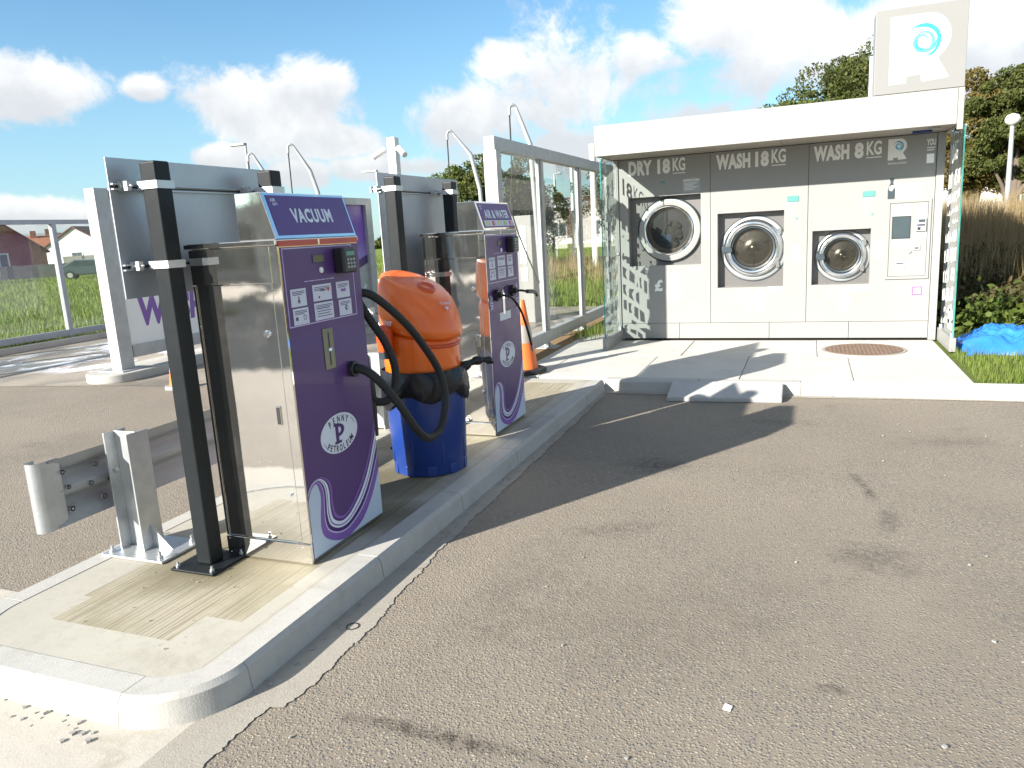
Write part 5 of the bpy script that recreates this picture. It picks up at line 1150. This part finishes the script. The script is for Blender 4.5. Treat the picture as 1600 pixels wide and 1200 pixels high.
tree(-22.2, 33, 5.0, 2.1, 'leaf_dark', 'dark green tree behind the first glass pane', 26000, 2, low=.1, leaf=.07)
tree(-19.8, 36, 4.5, 1.9, 'leaf_green', 'green tree at the edge of the second glass pane', 12000, 3, low=.1, leaf=.07)
tree(-28.6, 60, 3.8, 1.8, 'leaf_dark', 'small dark tree beneath the lamp left of the far sign board', 5000, 4, low=.1, leaf=.14)
tree(-13.6, 40, 4.9, 1.9, 'bare_twig', 'thin leafed brown tree in the last glass pane before the kiosk', 4500, 5, low=.3, leaf=.07, trunk=.12)
tree(-16.2, 70, 3.6, 2.6, 'bare_twig', 'low twiggy shrubby tree far behind the middle glass pane', 4000, 6, low=.1, leaf=.12)
tree(-.9, 30, 5.9, 2.2, 'leaf_green', 'left end of the trees behind the kiosk roof, lower yellow green crown', 34000, 7, low=.25, leaf=.055)
tree(1.9, 29, 6.75, 2.4, 'leaf_dark', 'dark olive tree rising behind the canopy left of the R sign', 38000, 8, low=.25, leaf=.055)
tree(4.3, 28, 6.7, 2.0, 'leaf_dark', 'tree hidden partly by the R sign box', 24000, 9, low=.25, leaf=.055)
tree(9.5, 24, 5.3, 1.15, 'leaf_autumn', 'brownish tree immediately right of the R sign box', 32000, 10, low=.30, leaf=.042)
tree(11.6, 23, 5.1, 1.1, 'leaf_dark', 'darker tree behind the round headed lamp at the right edge', 32000, 11, low=.32, leaf=.042)
tree(13.2, 24, 5.4, 1.2, 'leaf_autumn', 'tree at the extreme right edge', 20000, 12, low=.3, leaf=.042)
# bank right of the kiosk: bushes in shade below, dry grass on top
r = np.random.default_rng(21)
bk = MB(); NX, NY = 26, 14; vs = []
def bank_h(x, y): t_ = min(1, max(0, (y - 10.6) / 4.2)); return .10 + 1.0 * t_ * t_ * (3 - 2 * t_) * min(1, max(0, (x - 1.3) / .5))
for j in range(NY):
    for i in range(NX):
        x = 1.4 + i * .35; y = 10.0 + j * .8; vs.append((x, y, bank_h(x, y) + .04 * math.sin(x * 5 + y * 3) if j else .08))
bk.add(vs, [(j * NX + i, j * NX + i + 1, (j + 1) * NX + i + 1, (j + 1) * NX + i) for j in range(NY - 1) for i in range(NX - 1)], True).build('grass_bank', 'grass_ground', kind='structure')
def blades(name, pts, hmin, hmax, wid, m_, seed, lean=.35, kind='stuff', label=None, cat=None):
    r = np.random.default_rng(seed); P_ = np.asarray(pts); n = len(P_); h = r.uniform(hmin, hmax, n); a = r.uniform(0, 2 * PI, n); d = np.stack([np.cos(a), np.sin(a), np.zeros(n)], 1); side = np.stack([-np.sin(a), np.cos(a), np.zeros(n)], 1) * wid
    top = P_ + d * (h * r.uniform(0, lean, n))[:, None] + np.stack([np.zeros(n), np.zeros(n), h], 1)
    V_ = np.stack([P_ - side, P_ + side, top], 1).reshape(-1, 3); me = bpy.data.meshes.new(name); me.vertices.add(3 * n); me.vertices.foreach_set('co', V_.astype(np.float32).ravel()); me.loops.add(3 * n); me.loops.foreach_set('vertex_index', np.arange(3 * n, dtype=np.int32))
    me.polygons.add(n); me.polygons.foreach_set('loop_start', np.arange(0, 3 * n, 3, dtype=np.int32)); me.update(calc_edges=True); me.materials.append(M[m_])
    o = link(name, me, None, None, kind=kind)
    if label: o['label'] = label; o['category'] = cat
    return o
pts = []; 
for _ in range(30000):
    x, y = r.uniform(1.40, 4.6), r.uniform(7.35, 11.5)
    pts.append((x, y, max(.10, bank_h(x, y))))
blades('grass', pts, .02, .10, .003, 'grass_blade', 1, label='short green grass of the verge right of the kiosk', cat='grass')
pts = [(r.uniform(1.5, 8), y, 0) for y in r.uniform(11.6, 17, 42000)]; pts = [(x, y, bank_h(x, y) - .02) for x, y, _ in pts]
blades('dry_grass', pts, .30, .85, .0055, 'dry_grass', 2, .45, label='tall straw coloured dry grass along the top of the bank', cat='dry grass')
pts = [(r.uniform(1.55, 6), y) for y in r.uniform(10.4, 12.8, 22000)]
link('undergrowth', leaf_mesh('undergrowth', [(x, y, bank_h(x, y) + r.uniform(0, .45)) for x, y in pts], .05, 'bramble', 5), None, None, kind='stuff', label='dark brambly undergrowth on the bank right of the kiosk', category='undergrowth')
for i, (x, y, lab) in enumerate(((2.9, 10.35, 'leafy green weed clump behind the blue tarpaulin at the right edge'), (2.05, 10.4, 'low leafy weed clump behind the blue tarpaulin near the kiosk glass'))):
    n_ = 1500; q = r.normal(size=(n_, 3)) * [.28, .2, .13] + [x, y, .28]; q[:, 2] = np.maximum(q[:, 2], .11)
    o = link('weed_clump', leaf_mesh('weed_clump', q, .045, 'leaf_green', 30 + i), None, None); tag(o, lab, 'plant', 'weeds behind the tarpaulin')
pts = [(-2.86 + r.normal() * .10, 10.4 + r.normal() * .28, KZ) for _ in range(420)]
o = blades('grass_tuft', pts, .05, .17, .005, 'grass_blade', 7, .7, kind=None, label='tuft of green grass at the foot of the glass wing left of the kiosk', cat='grass tuft')
if 'kind' in o: del o['kind']
o['kind'] = 'stuff'
pts = [(-13.14 - r.exponential(1.6), r.uniform(3, 16), .09) for _ in range(22000)]
blades('verge_grass', pts, .03, .12, .006, 'grass_blade', 9, label='green grass behind the left glass screen', cat='grass')
fx = []
for _ in range(90000):
    az = r.uniform(-58, -12); d = 15.5 + 60 * r.uniform() ** 1.6; x = d * math.sin(math.radians(az)); y = d * math.cos(math.radians(az))
    if x < -13.3 or y > 15.4: fx.append((x, y, .07 if (x < -13.3 and y < 16) else -.03))
blades('field_grass', fx, .06, .28, .02, 'grass_blade', 10, .6, label='rough grass of the field beyond the wash bays', cat='grass')
fx = [(x, y, -.03) for x, y in zip(r.uniform(-16, 0, 9000), r.uniform(22, 34, 9000))]
blades('field_dry_grass', fx, .2, .8, .015, 'dry_grass', 11, .5, label='pale dry grass far behind the glass screen near the kiosk', cat='dry grass')
# far hedge lines closing the horizon
for i, (a0, a1, d, h, lab) in enumerate(((-62, -30, 190, 2.6, 'far low tree line behind the houses on the left'), (-34, -6, 150, 3.4, 'far tree line on the horizon in the middle'), (-6, 26, 90, 4.5, 'far hedge behind the trees on the right'))):
    n_ = 9000; az = np.radians(r.uniform(a0, a1, n_)); dd = d + r.uniform(-4, 4, n_); hh = h * (.65 + .35 * np.sin(az * 90 + i) * np.sin(az * 37)); z = r.uniform(0, 1, n_) ** .8 * hh
    o = link('hedge', leaf_mesh('hedge', np.stack([dd * np.sin(az), dd * np.cos(az), z], 1), .55, 'leaf_dark', 60 + i), None, None, kind='stuff'); o['label'] = lab; o['category'] = 'hedge'

# ================================================================== LITTLE THINGS ON THE GROUND
mb = MB()
for (x, y, s) in [(r.uniform(-2.9, -2.2), 1.655 - abs(r.normal()) * .06 - .01, r.uniform(.004, .013)) for _ in range(22)] + [(-1.86 + r.uniform(0, .05), r.uniform(2, 7), r.uniform(.003, .011)) for _ in range(60)] + [(r.uniform(-1.7, 2), r.uniform(1.5, 6.5), r.uniform(.003, .008)) for _ in range(70)] + [(r.uniform(-2.9, -2.0), r.uniform(1.8, 2.7), r.uniform(.002, .005)) for _ in range(25)]:
    z = KZ if (-3.3 < x < -1.9 and y > 1.7) else .004
    o_ = [(x + s * r.uniform(.6, 1.2) * math.cos(a), y + s * r.uniform(.6, 1.2) * math.sin(a)) for a in np.linspace(0, 2 * PI, 7)[:-1]]; mb.prism(o_, face_top(0), z, z + s * r.uniform(.4, .9))
mb.build('loose_grit', 'pebble', kind='stuff')
tag(MB().ring(face_top(.004), (-1.77, 2.46), .024, .028, 0, .003, 24).build('rubber_ring', 'rubber'), 'small black rubber ring lying in the channel beside the kerb', 'rubber ring')
tag(MB().prism([(-.24, 2.33), (-.215, 2.325), (-.21, 2.35), (-.235, 2.36)], face_top(0), .001, .006).build('litter_scrap', 'vinyl_white'), 'tiny white scrap of litter on the asphalt', 'litter')
mb = MB()
for k in range(110):
    x, y = (r.uniform(.2, 6), 7.17 - abs(r.normal()) * .03) if k < 80 else (r.uniform(-1.2, -.1), 7.18 - abs(r.normal()) * .03); a = r.uniform(0, 6.3); s = r.uniform(.006, .018)
    mb.add([(x, y, .006 + r.uniform(0, .01)), (x + s * math.cos(a), y + s * math.sin(a), .012), (x + s * math.cos(a + 1), y + s * math.sin(a + 1), .007)], [(0, 1, 2)])
mb.build('dead_leaves', 'leaf_brown', kind='stuff')
